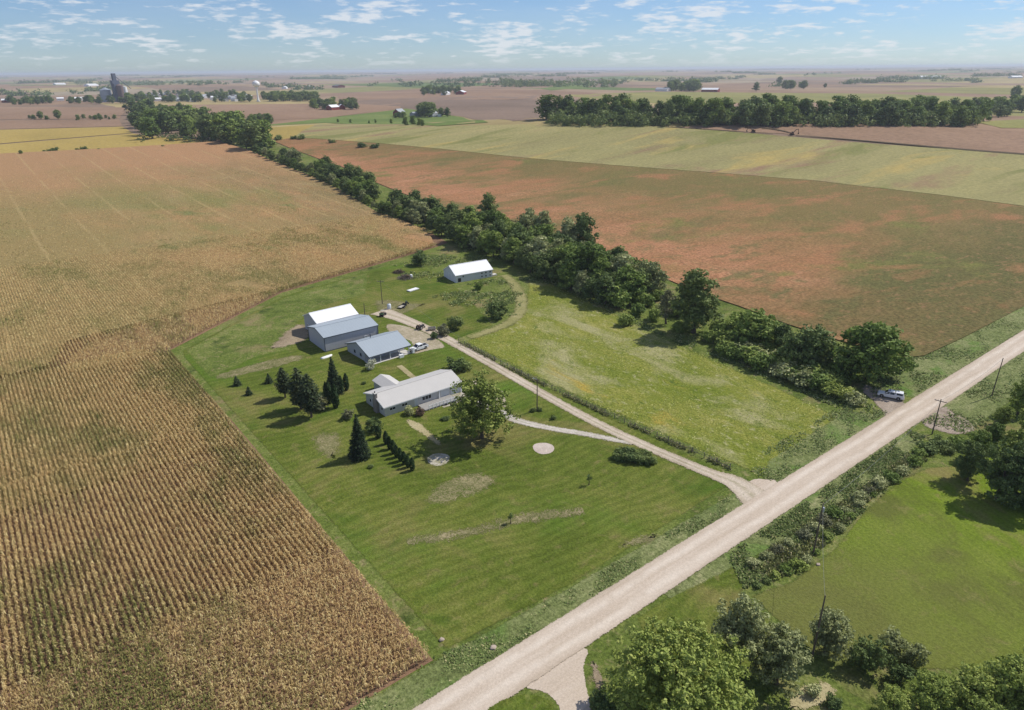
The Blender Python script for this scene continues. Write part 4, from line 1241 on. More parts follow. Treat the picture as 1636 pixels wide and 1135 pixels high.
plant(BUSH[2], 'dark_shrub', at(1300, 1108), 1.7, 'low grey shrub at the edge of the dry grass patch', 'shrub', stem='stem')
plant(BUSH[1], 'dark_shrub', at(1330, 1128), 1.6, 'small dark shrub beside the dry grass patch', 'shrub', stem='stem')
ny = deciduous(78, 8, 4.2, 8000, 0.22, 'leaf_yellow', 0.04, 13, 'round', shell=0.4)
for (px, py, h, w_) in ((1420, 1150, 5.0, 1.0), (1480, 1140, 6.0, 1.05), (1545, 1135, 6.6, 1.0), (1600, 1130, 7.6, 1.0), (1645, 1120, 8.2, 1.0), (1560, 1175, 5.6, 1.1)):
    plant(ny, 'broadleaf_tree', at(px, py), h, {1420: 'lowest yellow green tree of the clump, beside the low dark shrub', 1480: 'second yellow green tree of the clump, behind the lowest one', 1545: 'middle yellow green tree of the clump beside the neighbouring lawn', 1600: 'taller yellow green tree next to the tallest of the clump', 1645: 'tallest yellow green tree of the clump beside the neighbouring lawn'}.get(px, 'yellow green tree filling the front of the clump'), 'tree', 'yellow green clump by the neighbouring lawn', wide=w_)
plant(BUSH[1], 'roadside_bush', at(962, 1128), 1.8, 'dark bush under the large light green tree at the side road', 'bush', wide=1.3, stem='stem')
# dark grove on the right beside the neighbouring lawn
grove = [deciduous(81, 14, 5.6, 9000, 0.32, 'leaf_dark', 0.04, 14, 'broad'), deciduous(82, 13, 5.2, 8000, 0.32, 'leaf_mid', 0.04, 14, 'round'), deciduous(83, 12, 4.6, 7000, 0.32, 'leaf_yellow', 0.05, 13, 'round')]
for (px, py, h, k, w_) in ((1545, 768, 8.5, 0, 0.95), (1592, 800, 11.5, 0, 1.0), (1632, 805, 12.5, 0, 1.0), (1690, 800, 12, 1, 1), (1560, 735, 7.0, 1, 0.9), (1615, 745, 8.5, 2, 0.9), (1650, 742, 9, 1, 0.9), (1720, 740, 10, 0, 1), (1640, 700, 8.5, 2, 0.8), (1585, 712, 5.5, 1, 1.0), (1625, 662, 9.0, 1, 0.75), (1665, 650, 9, 0, 0.8), (1602, 680, 5.0, 2, 1.0)):
    plant(grove[k], 'broadleaf_tree', at(px, py), h, ('very tall ' if h >= 12 else 'tall ' if h >= 9 else 'low ')+('dark leafy tree in the grove shading the neighbouring lawn', 'mid green leafy tree in the grove right of the utility poles', 'yellowish leafy tree in the grove right of the utility poles')[k], 'tree', 'grove beside the neighbouring lawn', wide=w_)
# hedge of shrubs along the ditch above the neighbouring lawn
for i, (px, py, h, k) in enumerate(((1205, 903, 2.2, 2), (1222, 893, 1.8, 2), (1240, 884, 1.8, 3), (1262, 873, 1.9, 2), (1283, 858, 2.2, 3), (1300, 846, 2.4, 2), (1318, 838, 2.6, 3), (1335, 826, 2.2, 0), (1352, 820, 2.0, 2), (1372, 800, 2.3, 2), (1388, 790, 2.4, 3), (1405, 778, 2.6, 2), (1424, 768, 2.4, 0), (1440, 758, 2.6, 2), (1460, 742, 2.4, 0),
                                   (1240, 922, 1.6, 4), (1256, 914, 1.8, 0), (1272, 906, 1.9, 4), (1225, 930, 1.2, 1), (1288, 897, 1.7, 2), (1303, 884, 1.6, 0), (1322, 862, 1.8, 4), (1340, 846, 1.5, 2), (1358, 826, 1.7, 0), (1374, 808, 1.6, 2), (1392, 792, 1.7, 0), (1412, 776, 1.5, 2), (1480, 722, 2.8, 1), (1500, 712, 3.0, 1), (1470, 728, 2.4, 0), (1515, 722, 3.0, 1), (1530, 715, 3.4, 0), (1210, 938, 1.0, 1), (1188, 952, 0.8, 1))):
    plant(BUSH[k], 'ditch_shrub', at(px, py), h*(0.62+0.3*((i*7) % 5)/5), ('green shrub in the ditch hedge above the neighbouring lawn', 'dark shrub in the ditch hedge above the neighbouring lawn', 'grey green shrub in the ditch hedge above the neighbouring lawn', 'brown half bare shrub in the ditch hedge above the neighbouring lawn', 'yellow green shrub in the ditch hedge above the neighbouring lawn')[k],
          'shrub', 'ditch hedge above the neighbouring lawn', wide=1.3, stem='stem')

# --- fence line right of the meadow
ft = deciduous(91, 20, 6.0, 9500, 0.42, 'leaf_dark', 0.06, 16, 'tall')
plant(ft, 'broadleaf_tree', at(1108, 532), 20.5, 'tallest dark tree standing above the meadow fence line', 'tree', rz=1.0, wide=1.22)
plant(deciduous(92, 12, 3.6, 1700, 0.34, 'leaf_bare', 0.1, 10, 'round'), 'bare_tree', at(1064, 518), 11.5, 'grey half dead tree beside the tallest fence line tree', 'tree')
wil = deciduous(93, 13, 7.0, 11000, 0.40, 'leaf_mid', 0.02, 16, 'broad')
plant(wil, 'willow_tree', at(1385, 606), 16.0, 'massive dense green willow behind the parked white vehicle', 'tree', rz=0.5, wide=1.08)
plant(deciduous(94, 9, 5.6, 6500, 0.40, 'leaf_dark', 0.02, 13, 'broad'), 'broadleaf_tree', at(1288, 590), 12.5, 'dark rounded tree next to the massive willow', 'tree', wide=0.95)
plant(deciduous(95, 8, 6.6, 7000, 0.40, 'leaf_mid', 0.02, 13, 'broad'), 'low_tree', at(1200, 552), 11.5, 'low wide green tree between tallest tree and willow', 'tree', wide=0.98)
plant(MID[1], 'broadleaf_tree', at(1245, 568), 10.0, 'small dark tree half hidden behind the low wide tree', 'tree', wide=0.9)
rb = [shrub(96, 3.4, 4.6, 1700, 0.28, 'leaf_mid', 7), shrub(97, 3.4, 4.4, 1700, 0.28, 'leaf_yellow', 7), shrub(98, 3.4, 4.4, 1600, 0.28, 'leaf_grey', 7)]
for i, t in enumerate(np.linspace(0, 1, 17)):
    a, b = at(1150, 570), at(1372, 652)
    for j in range(3):
        q = a*(1-t)+b*t+np.array([2.0+j*4.0+rng.normal(0, 0.7), rng.normal(0, 1.2)+1.0*j, 0])
        if np.hypot(q[0]-at(1418, 636)[0], q[1]-at(1418, 636)[1]) < 9.5:
            continue
        k = int(rng.choice([0, 0, 1, 2]))
        plant(rb[k], 'thicket_shrub', q, rng.uniform(3.0, 4.8)*(1-0.12*(j == 2)), ('green shrub in the thicket between meadow and willow', 'yellow green shrub in the thicket between meadow and willow', 'grey green shrub in the thicket between meadow and willow')[k], 'shrub', 'thicket between meadow and willow', wide=1.2, stem='stem')
for (px, py, h) in ((1022, 452, 9.5), (1018, 505, 4.5), (985, 490, 8.0), (1000, 520, 4.0), (1050, 480, 4.0), (960, 465, 9.0), (1000, 478, 7.5), (1030, 490, 5.0), (1045, 512, 4.0), (1130, 545, 3.5), (1150, 548, 4.0), (1085, 530, 3.5)):
    plant(rb[0], 'round_bush', at(px, py), h, 'separate rounded green bush at the end of the treeline', 'bush', 'bushes at the end of the treeline', wide=0.95, stem='stem')

for i in range(30):
    t = rng.uniform(0, 1)
    q = at(1062, 500)*(1-t)+at(1335, 596)*t+np.array([rng.uniform(-3, 8), rng.normal(0, 2), 0])
    k = int(rng.choice([0, 0, 1, 2]))
    plant(rb[k], 'fence_line_shrub', q, rng.uniform(2.2, 5.2), ('green shrub among the trees', 'yellow green shrub among the trees', 'grey green shrub among the trees')[k]+' between the tallest tree and the willow', 'shrub', 'undergrowth between tallest tree and willow', wide=1.2, stem='stem')

# --- long treeline between the two crop fields
front = np.array(TL_FRONT[1:] + pxp([(775, 408), (830, 432), (880, 455), (930, 478), (975, 498)]))
seg = np.linalg.norm(np.diff(front, axis=0), axis=1)
cum = np.concatenate([[0], np.cumsum(seg)])
TLAB = {0: 'mid green tree in the long treeline between corn and red brown crop', 1: 'dark green tree in the long treeline between corn and red brown crop',
        2: 'broad mid green tree in the long treeline between corn and red brown crop', 3: 'greyish tree in the long treeline between corn and red brown crop', 4: 'broad dark tree in the long treeline between corn and red brown crop'}
s = cum[1]*0.2
while s < cum[-1]:
    p = np.array([np.interp(s, cum, front[:, 0]), np.interp(s, cum, front[:, 1])])
    i = min(int(np.searchsorted(cum, s)), len(seg))-1
    d = (front[i+1]-front[i])/seg[i]
    nr_ = np.array([-d[1], d[0]])
    if nr_[0] < 0:
        nr_ = -nr_
    dist = np.hypot(*p)
    rows = 2 if dist > 520 else (4 if dist < 330 else 3)
    width = 7.0
    gap = 395 < dist < 425
    for j in range(rows):
        if gap and j > 0 or (dist > 430 and j > 0 and rng.uniform() < 0.5):
            continue
        q = p+nr_*(3.0+j*width+rng.normal(0, 1.0))+d*rng.normal(0, 1.6)
        k = int(rng.choice([0, 1, 1, 2, 3, 4]))
        h = rng.uniform(7.5, 12.0)*(1.16 if dist < 340 else 1.0)*(0.86 if j == 0 else 1.1)*(0.6 if gap else 1.0)*(1.15 if rng.uniform() < 0.12 else 1)
        plant(MID[k], 'treeline_tree', q, h, ('taller ' if h > 11.5 else 'lower ')+TLAB[k].replace('in the long treeline between corn and red brown crop', ('on the corn side of the long treeline', 'in the middle of the long treeline', 'on the red crop side of the long treeline', 'at the red crop edge of the long treeline')[j]), 'tree', 'treeline between the crop fields', wide=rng.uniform(0.95, 1.2))
    s += rng.uniform(6.0, 8.4) if dist < 480 else rng.uniform(7, 11)
for (px, py, h, k) in ((576, 300, 15, 1), (592, 300, 11, 4), (523, 280, 15, 1), (470, 258, 12, 1), (930, 405, 19, 1), (905, 408, 17, 3), (870, 395, 17, 3), (845, 385, 16, 3), (780, 350, 15, 1)):
    plant(MID[k], 'treeline_tree', at(px, py), h, 'taller dark tree rising above the rest of the long treeline', 'tree', 'taller trees in the treeline', wide=0.9)

# --- wood at the far end of the treeline and other far trees
def wood(poly_px, n, h0, h1, label, group, step=None):
    P = np.array(poly_px, float)
    k = 0
    pts = []
    while k < n:
        px, py = rng.uniform(P[:, 0].min(), P[:, 0].max()), rng.uniform(P[:, 1].min(), P[:, 1].max())
        if inside(P, np.array([px]), np.array([py]))[0]:
            q = at(px, py)
            if all(np.hypot(*(q[:2]-w[:2])) > 3.6 for w in pts):
                pts.append(q)
            k += 1
    for q in pts:
        k = int(rng.integers(0, 4))
        hh = rng.uniform(h0, h1)
        size = 'tall' if hh > (h0+h1)/2 else 'shorter'
        kind = ('mid green', 'slender dark', 'broad dark', 'slender mid green')[k]
        plant(FAR[k], 'woodland_tree', q, hh, f'{size} {kind} tree {label}', 'tree', group, wide=rng.uniform(0.9, 1.35))


wood([(203, 176), (255, 178), (330, 196), (385, 212), (428, 236), (400, 244), (345, 226), (270, 224), (228, 222), (212, 200)], 95, 14, 27, 'in the wood at the far end of the treeline', 'wood at the far end of the treeline')
wood([(388, 206), (450, 199), (452, 194), (400, 194)], 14, 10, 15, 'in the narrow belt right of the far wood', 'belt right of the far wood')
wood([(860, 192), (900, 186), (1010, 187), (1160, 190), (1330, 187), (1560, 180), (1640, 168), (1640, 180), (1570, 196), (1545, 202), (1350, 201), (1180, 203), (1050, 199), (950, 196)], 205, 14, 26, 'in the long wood behind the gold green hill', 'long wood behind the hill')
# ------------------------------------------------------------------ buildings
def gable(name, label, x, y, ang, L, W, e, r, wall, roof, ov=0.4, trim=None, gmat=None, cat='building', porch=0.0):
    """gable building, ridge along local x; returns root. Roof edge spans 0..L by 0..W"""
    o = empty(name, (x, y, 0), R(ang))
    tag(o, label, cat)
    t = 0.16
    sl = (r-e)/(W/2)

    def under(yy):
        return e+sl*min(yy, W-yy)-t-0.012
    y0, y1 = ov+porch, W-ov
    m = MB()
    m.prism([(y0, -0.05), (y1, -0.05), (y1, under(y1)), (W/2, under(W/2)), (y0, under(y0))], ov, L-ov, 'x')
    m.build('wall', wall, o)
    for s in (0, 1):
        a, b = (0, W/2) if s == 0 else (W, W/2)
        m = MB()
        m.prism([(a, e-t), (b, r-t), (b, r), (a, e)], 0, L, 'x')
        rf = m.build('roof_slope', roof, o)
    MB().box(-0.02, L+0.02, W/2-0.16, W/2+0.16, r-0.03, r+0.05).build('ridge_cap', roof, o)
    if trim:
        for xx in (0, L):
            for (a, b, za, zb) in ((0, W/2, e, r), (W, W/2, e, r)):
                m = MB()
                s0 = xx-0.05 if xx == 0 else xx+0.004
                m.prism([(a, za-t-0.10), (b, zb-t-0.10), (b, zb-0.02), (a, za-0.02)], s0, s0+0.046, 'x')
                m.build('rake_trim', trim, o)
        MB().box(0.0, L, -0.05, -0.004, e-t-0.12, e-0.01).build('fascia', trim, o)
        MB().box(0.0, L, W+0.004, W+0.05, e-t-0.12, e-0.01).build('fascia', trim, o)
    o['_'] = 0
    del o['_']
    o_geo[o.name] = (L, W, ov, porch)
    return o


o_geo = {}


def opening(o, face, u, z, w, h, kind='window', fm='white', pm='glass', split=1, proud=0.06):
    """window or door on a wall face: F (front), B (back), L, R; u along the wall"""
    L, W, ov, porch = o_geo[o.name]

    def rect(u0, u1, z0, z1, d0, d1):
        if face == 'F':
            return (u0, u1, ov+porch-d1, ov+porch-d0, z0, z1)
        if face == 'B':
            return (u0, u1, W-ov+d0, W-ov+d1, z0, z1)
        if face == 'L':
            return (ov-d1, ov-d0, u0, u1, z0, z1)
        return (L-ov+d0, L-ov+d1, u0, u1, z0, z1)
    f = 0.09
    m = MB()
    m.box(*rect(u, u+f, z, z+h, -0.02, proud))
    m.box(*rect(u+w-f, u+w, z, z+h, -0.02, proud))
    m.box(*rect(u+f, u+w-f, z+h-f, z+h, -0.02, proud))
    m.box(*rect(u+f, u+w-f, z, z+f, -0.02, proud))
    for i in range(1, split):
        c = u+w*i/split
        m.box(*rect(c-0.035, c+0.035, z+f, z+h-f, -0.02, proud-0.005))
    fr = m.build(kind if kind != 'window' else 'window', M[fm], o)
    MB().box(*rect(u+f, u+w-f, z+f, z+h-f, -0.015, 0.02)).build('pane' if kind == 'window' else 'panel', M[pm], fr)
    return fr


# long ranch house
H = gable('ranch_house', 'long low ranch house with off white roof, chimney and front deck', 63.68, 130.15, 0, 22.3, 10.4, 2.63, 4.28, M['siding_house'], M['roof_offwhite'], 0.42, M['white'], cat='house')
opening(H, 'F', 1.6, 1.15, 1.7, 0.75, split=2)
opening(H, 'F', 4.9, 1.15, 1.6, 0.75, split=2)
opening(H, 'F', 8.4, 0.25, 1.0, 2.05, 'door', 'white', 'door')
opening(H, 'F', 10.5, 0.95, 2.7, 1.15, split=3)
opening(H, 'F', 15.9, 0.05, 2.5, 2.1, 'garage_door', 'white', 'door')
opening(H, 'F', 18.9, 0.05, 2.5, 2.1, 'garage_door', 'white', 'door')
opening(H, 'L', 7.0, 1.0, 1.1, 1.1)
opening(H, 'L', 1.3, 1.1, 0.9, 0.9)
ch = MB().box(-0.35, 0.40, 3.2, 4.9, -0.05, 3.2).box(-0.30, 0.34, 3.5, 4.6, 3.2, 4.9).build('chimney', M['stone'], H, 0.03)
MB().box(-0.38, 0.42, 3.42, 4.68, 4.9, 5.02).build('chimney_cap', M['concrete'], ch)
MB().tube((0.02, 4.05, 5.0), (0.02, 4.05, 5.4), 0.13, 0.13, 10).build('flue', M['black'], ch)
MB().box(15.15, 15.45, 0.05, 0.35, 0, 2.45).build('porch_post', M['white'], H)
MB().box(21.6, 21.9, 0.05, 0.35, 0, 2.45).build('porch_post', M['white'], H)
# rear ell: ridge runs away from the house
ell = MB()
EX0, EX1, EY1 = 5.2, 10.2, 15.9
xm, ez, rz_ = (EX0+EX1)/2, 2.5, 3.55
m = MB()
m.prism([(EX0+.3, -0.05), (EX1-.3, -0.05), (EX1-.3, ez-.17), (xm, rz_-.2), (EX0+.3, ez-.17)], 9.9, EY1-.3, 'y')
m.build('ell_wall', M['siding_house'], H)
for a in (EX0, EX1):
    MB().prism([(a, ez-.14), (xm, rz_-.14), (xm, rz_), (a, ez)], 8.0, EY1, 'y').build('ell_roof', M['roof_offwhite'], H)
# deck with railing, steps
D = empty('deck', (63.68+9.2, 130.15, 0))
tag(D, 'grey wooden front deck with white railing along the long house', 'deck')
for i in range(20):
    MB().box(0.0, 9.3, -3.35+i*0.18, -3.35+i*0.18+0.165, 0.30, 0.34).build('board', M['deck'], D)
MB().box(0.02, 9.28, -3.30, 0.2, 0.06, 0.295).build('joist_frame', M['wood_grey'], D)
for i in range(9):
    xx = 1.0+i*1.03
    MB().box(xx-.06, xx+.06, -3.36, -3.24, 0.06, 1.32).build('rail_post', M['white'], D)
for z in (0.48, 1.22):
    MB().box(0.95, 9.3, -3.335, -3.265, z, z+0.07).build('rail', M['white'], D)
for i in range(48):
    xx = 1.08+i*0.171
    MB().box(xx-.02, xx+.02, -3.315, -3.285, 0.55, 1.22).build('baluster', M['white'], D)
for k in range(3):
    MB().box(-0.3*(k+1), -0.3*k-0.005, -2.9, -1.3, 0.0, 0.30-0.09*(k)).build('step', M['deck'], D)
sheet('apron', [(63.68+13.5, 125.6), (63.68+26.5, 125.6), (63.68+26.5, 129.2), (63.68+22.6, 129.9), (63.68+22.6, 130.5), (63.68+18.6, 130.5), (63.68+18.6, 126.7), (63.68+13.5, 126.7)], M['gravel_white'], 0.04, 0.25)

# porch garage with blue grey roof
GX, GY, GA = 75.4, 160.2, 2.5
GR = gable('porch_garage', 'gable garage with blue grey metal roof and open front porch', GX, GY, GA, 13.6, 14.0, 2.45, 4.9, M['siding_grey2'], M['roof_blue'], 0.45, M['trim_dark'], cat='garage', porch=2.8)
for u in (5.2, 8.6):
    opening(GR, 'L', u, 0.9, 0.9, 1.0, fm='trim_dark')
opening(GR, 'F', 2.0, 0.1, 1.0, 2.05, 'door', 'white', 'door')
opening(GR, 'F', 5.0, 0.8, 1.8, 1.1, split=2)
opening(GR, 'F', 8.6, 0.1, 2.7, 2.1, 'garage_door', 'white', 'door')
opening(GR, 'R', 6.0, 0.1, 3.4, 2.4, 'garage_door', 'white', 'door')
for i in range(5):
    xx = 0.55+i*3.1
    MB().box(xx-.09, xx+.09, 0.25, 0.43, 0.0, 2.36).build('porch_post', M['white'], GR)
MB().box(0.4, 13.2, 0.22, 0.46, 2.20, 2.345).build('porch_beam', M['trim_dark'], GR)
MB().box(0.1, 13.5, -0.2, 3.2, -0.05, 0.09).build('porch_slab', M['concrete'], GR)
MB().tube((5.2, 8.0, 4.3), (5.2, 8.0, 5.6), 0.16, 0.16, 12).tube((5.2, 8.0, 5.6), (5.2, 8.0, 5.75), 0.26, 0.2, 12).build('vent_stack', M['trim_dark'], GR)

# machine shed and white shed behind it
SH = gable('machine_shed', 'tall grey machine shed with blue grey roof behind the porch garage', 69.7, 176.8, -0.8, 17.4, 12.3, 4.55, 5.95, M['siding_grey'], M['roof_blue'], 0.25, M['trim_dark'], cat='shed')
for xx, yy in ((0.235, 0.235), (17.165, 0.235), (0.235, 12.065), (17.165, 12.065)):
    MB().box(xx-.10, xx+.10, yy-.10, yy+.10, 0, 4.30).build('corner_trim', M['trim_dark'], SH)
MB().box(0.225, 17.175, 0.215, 0.246, 0.0, 0.35).build('base_trim', M['trim_dark'], SH)
opening(SH, 'R', 2.5, 0.05, 4.6, 3.9, 'sliding_door', 'trim_dark', 'siding_grey2')
opening(SH, 'F', 12.6, 0.05, 0.95, 2.05, 'door', 'white', 'door')
WS = gable('white_shed', 'white roofed shed standing behind the grey machine shed', 73.2, 189.6, 1.0, 14.0, 10.4, 4.45, 6.5, M['siding_grey2'], M['roof_white'], 0.25, M['white'], cat='shed')
opening(WS, 'R', 3.0, 0.05, 4.0, 3.6, 'sliding_door', 'white', 'siding_white')
opening(WS, 'L', 7.2, 1.2, 1.0, 1.0)

# old poultry barn
BN = gable('poultry_barn', 'old white barn with white metal roof and small dark windows', 137.6, 210.6, -6.5, 16.6, 10.6, 2.95, 5.75, M['siding_white'], M['roof_white'], 0.2, M['white'], cat='barn')
for u in (11.2, 13.0, 14.9):
    opening(BN, 'F', u, 1.75, 0.8, 0.75, fm='siding_white')
    opening(BN, 'F', u, 0.45, 0.8, 0.75, fm='siding_white')
opening(BN, 'F', 3.0, 1.75, 0.8, 0.7, fm='siding_white')
opening(BN, 'F', 1.0, 0.05, 1.5, 1.7, 'doorway', 'siding_white', 'black')
opening(BN, 'L', 3.6, 0.05, 2.6, 2.6, 'sliding_door', 'white', 'siding_white')
MB().box(16.6, 18.8, 0.8, 2.6, 0, 0.45).build('feed_slab', M['concrete'], BN)


# ------------------------------------------------------------------ vehicles
def pickup(name, label, loc, rz, topper):
    o = empty(name, loc, rz)
    tag(o, label, 'pickup truck')
    m = MB()
    prof = [(-2.85, 0.42), (-2.85, 1.15), (1.05, 1.15), (1.35, 1.12), (2.55, 1.02), (2.80, 0.85), (2.84, 0.42), (2.30, 0.38), (1.42, 0.38), (-1.32, 0.38), (-2.25, 0.38)]
    m.prism(prof, -0.96, 0.96, 'y')
    body = m.build('body', M['car_white'], o, 0.05)
    # cab greenhouse
    x_back = -2.80 if topper else -0.95

    def house(x0b, x1b, x0t, x1t, z0, z1, wb, wt_):
        h = MB()
        b = [h.bm.verts.new(p) for p in ((x0b, -wb, z0), (x1b, -wb, z0), (x1b, wb, z0), (x0b, wb, z0))]
        t = [h.bm.verts.new(p) for p in ((x0t, -wt_, z1), (x1t, -wt_, z1), (x1t, wt_, z1), (x0t, wt_, z1))]
        h.bm.faces.new(b[::-1])
        h.bm.faces.new(t)
        for i in range(4):
            h.bm.faces.new([b[i], b[(i+1) % 4], t[(i+1) % 4], t[i]])
        return h
    house(-1.0, 1.35, -0.85, 0.55, 1.14, 1.86, 0.92, 0.74).build('cab', M['car_white'], o, 0.04)
    if topper:
        house(-2.84, -1.02, -2.62, -1.0, 1.14, 1.88, 0.94, 0.78).build('topper', M['car_white'], o, 0.04)
    else:
        MB().box(-2.72, -1.12, -0.80, 0.80, 1.0, 1.158).build('bed_liner', M['black'], o)
        for s in (-1, 1):
            MB().box(-2.80, -1.06, s*0.88-0.06, s*0.88+0.06, 1.15, 1.20).build('bed_rail', M['car_white'], o)
    # glass, each pane a few mm proud of the sloping cab

    def pane(nm, a, b, c, d, off):
        pts = [Vector(p) for p in (a, b, c, d)]
        n = (pts[1]-pts[0]).cross(pts[3]-pts[0]).normalized()*off
        mm = MB()
        A = [mm.bm.verts.new(p+n) for p in pts]
        B = [mm.bm.verts.new(p-n) for p in pts]
        mm.bm.faces.new(A)
        mm.bm.faces.new(B[::-1])
        for i in range(4):
            mm.bm.faces.new([A[i], A[(i+1) % 4], B[(i+1) % 4], B[i]])
        return mm.build(nm, M['glass'], o)

    def onside(s, x0, x1, z0, z1, wb=0.92, wt_=0.74, za=1.14, zb=1.86, sx0=0.0, sx1=0.0):
        def yy(z):
            return s*(wb+(wt_-wb)*(z-za)/(zb-za))
        return ((x0, yy(z0), z0), (x1, yy(z0), z0), (x1+sx1, yy(z1), z1), (x0+sx0, yy(z1), z1))
    for s in (-1, 1):
        pane('side_window', *onside(s, 0.28, 1.05, 1.22, 1.76, sx1=-0.52, sx0=0), 0.02)
        pane('side_window', *onside(s, -0.80, 0.16, 1.22, 1.76), 0.02)
        if topper:
            pane('topper_window', *onside(s, -2.55, -1.25, 1.32, 1.74, 0.94, 0.78, 1.14, 1.88), 0.02)
    pane('windshield', (1.26, -0.80, 1.20), (1.26, 0.80, 1.20), (0.64, 0.68, 1.78), (0.64, -0.68, 1.78), 0.02)
    if topper:
        pane('rear_window', (-2.79, -0.75, 1.30), (-2.79, 0.75, 1.30), (-2.66, 0.68, 1.74), (-2.66, -0.68, 1.74), 0.02)
        MB().box(0.15, 0.45, -0.3, 0.3, 1.862, 1.92).build('roof_light', M['black'], o, 0.02)
    else:
        pane('rear_window', (-0.985, -0.72, 1.24), (-0.985, 0.72, 1.24), (-0.88, 0.64, 1.74), (-0.88, -0.64, 1.74), 0.02)
    for xx in (1.86, -1.78):
        for s in (-1, 1):
            w = MB()
            prof_ = [(0.20, -0.13), (0.36, -0.13), (0.39, -0.08), (0.39, 0.08), (0.36, 0.13), (0.20, 0.13)]
            ring = []
            for rr, yy in prof_:
                ring.append([w.bm.verts.new((xx+rr*math.cos(t*math.pi/9), s*0.86+yy, 0.39+rr*math.sin(t*math.pi/9))) for t in range(18)])
            for A, B in zip(ring, ring[1:]):
                for i in range(18):
                    w.bm.faces.new([A[i], A[(i+1) % 18], B[(i+1) % 18], B[i]])
            w.bm.faces.new(ring[0])
            w.bm.faces.new(ring[-1])
            wh = w.build('wheel', M['rubber'], o)
            MB().tube((xx, s*0.86-0.05, 0.39), (xx, s*0.86+s*0.145, 0.39), 0.21, 0.19, 14).build('rim', M['rim'], wh)
            MB().prism([(xx-0.48, 0.36), (xx+0.48, 0.36), (xx+0.40, 0.78), (xx+0.18, 0.90), (xx-0.18, 0.90), (xx-0.40, 0.78)], s*0.84, s*0.966, 'y').build('wheel_arch', M['black'], o)
    for s in (-1, 1):
        MB().box(2.70, 2.845, s*0.72-0.17, s*0.72+0.17, 0.72, 0.90).build('headlight', M['lamp_clear'], o, 0.02)
        MB().box(-2.875, -2.80, s*0.86-0.08, s*0.86+0.08, 0.72, 1.06).build('taillight', M['red_lamp'], o, 0.01)
        MB().box(0.95, 1.15, s*1.02-0.10, s*1.02+0.10, 1.12, 1.34).build('mirror', M['black'], o, 0.02)
    MB().box(2.80, 2.95, -0.9, 0.9, 0.42, 0.64).build('bumper', M['rim'], o, 0.03)
    MB().box(-3.0, -2.84, -0.9, 0.9, 0.42, 0.62).build('bumper', M['rim'], o, 0.03)
    MB().box(2.80, 2.87, -0.52, 0.52, 0.68, 0.92).build('grille', M['black'], o, 0.01)
    return o


q = (at(657, 563)+at(683, 558))/2
pickup('pickup_truck', 'white open bed pickup parked at the porch garage', (q[0]+0.2, q[1]+0.6, 0.06), R(180+4), False)
a_, b_ = at(1405, 634), at(1441, 641)
q = (a_+b_)/2
pickup('pickup_truck', 'white pickup with covered bed parked on the field entry by the road', (q[0]+0.5, q[1]+0.4, 0.06), math.atan2(a_[1]-b_[1], a_[0]-b_[0]), True)


# ------------------------------------------------------------------ poles
def pole(px, py, h, label, arms=1, cans=0, light=False, rz=0.0, lean=0.0):
    q = at(px, py)
    o = empty('utility_pole', tuple(q), rz)
    tag(o, label, 'utility pole')
    MB().tube((0, 0, -0.3), (lean, 0, h), 0.15, 0.09, 10).build('mast', M['pole'], o)
    if arms:
        ar = MB().box(lean-0.06, lean+0.06, -1.15, 1.15, h-0.55, h-0.42).build('crossarm', M['pole'], o)
        for yy in (-1.05, -0.45, 0.45, 1.05):
            MB().lathe([(0.03, -0.44), (0.06, -0.40), (0.03, -0.34), (0.055, -0.28), (0.02, -0.22)], 8, (lean, yy, h)).build('insulator', M['steel'], ar)
    for i in range(cans):
        MB().lathe([(0.20, -1.9), (0.24, -1.8), (0.24, -1.1), (0.18, -1.0)], 14, (lean+0.36, 0.0, h)).build('transformer', M['steel'], o, smooth=False)
    if light:
        MB().tube((lean, 0, h-0.2), (lean+0.9, 0, h+0.1), 0.03, 0.03, 6).build('lamp_arm', M['steel'], o)
        MB().lathe([(0.06, 0.16), (0.16, 0.05), (0.13, -0.08)], 12, (lean+0.95, 0, h)).build('lamp_head', M['steel'], o)
    return o


P1 = pole(1584, 634, 10.2, 'bare utility pole on the weedy verge beside the grove', 0, lean=0.4)
P2 = pole(1489, 694, 8.6, 'utility pole with crossarm beside the brown gravel entry', 1, rz=R(10))
P3 = pole(1299, 886, 10.2, 'utility pole with transformer in the ditch above the neighbouring lawn', 0, 1)
P4 = pole(1297, 1052, 11.0, 'wooden pole in front of the ragged grey tree', 0)
P5 = pole(858, 657, 8.4, 'yard light pole between the driveway and the second drive', 0, light=True, rz=R(120))
P6 = pole(611, 486, 8.6, 'wooden pole with crossarm behind the machine shed yard', 1, rz=R(60))
P7 = pole(583, 503, 4.0, 'short pole at the corner of the grey machine shed', 0)


def span(a, za, b, zb, label, sag=0.9, r=0.02):
    A, B = Vector(a.location)+Vector((0, 0, za)), Vector(b.location)+Vector((0, 0, zb))
    m = MB()
    prev = A
    for i in range(1, 11):
        t = i/10
        p = A.lerp(B, t)-Vector((0, 0, sag*4*t*(1-t)))
        m.tube(prev, p, r, r, 4, cap=False)
        prev = p
    return tag(m.build('power_line', M['wire']), label, 'power line')


span(P3, 10.0, P4, 10.8, 'thin wire running between the transformer pole and the wooden pole')
span(P2, 8.2, P3, 9.9, 'thin wire running from the crossarm pole to the transformer pole', 1.1)
span(P1, 10.0, P2, 8.3, 'thin wire running along the road between the two verge poles', 0.8)


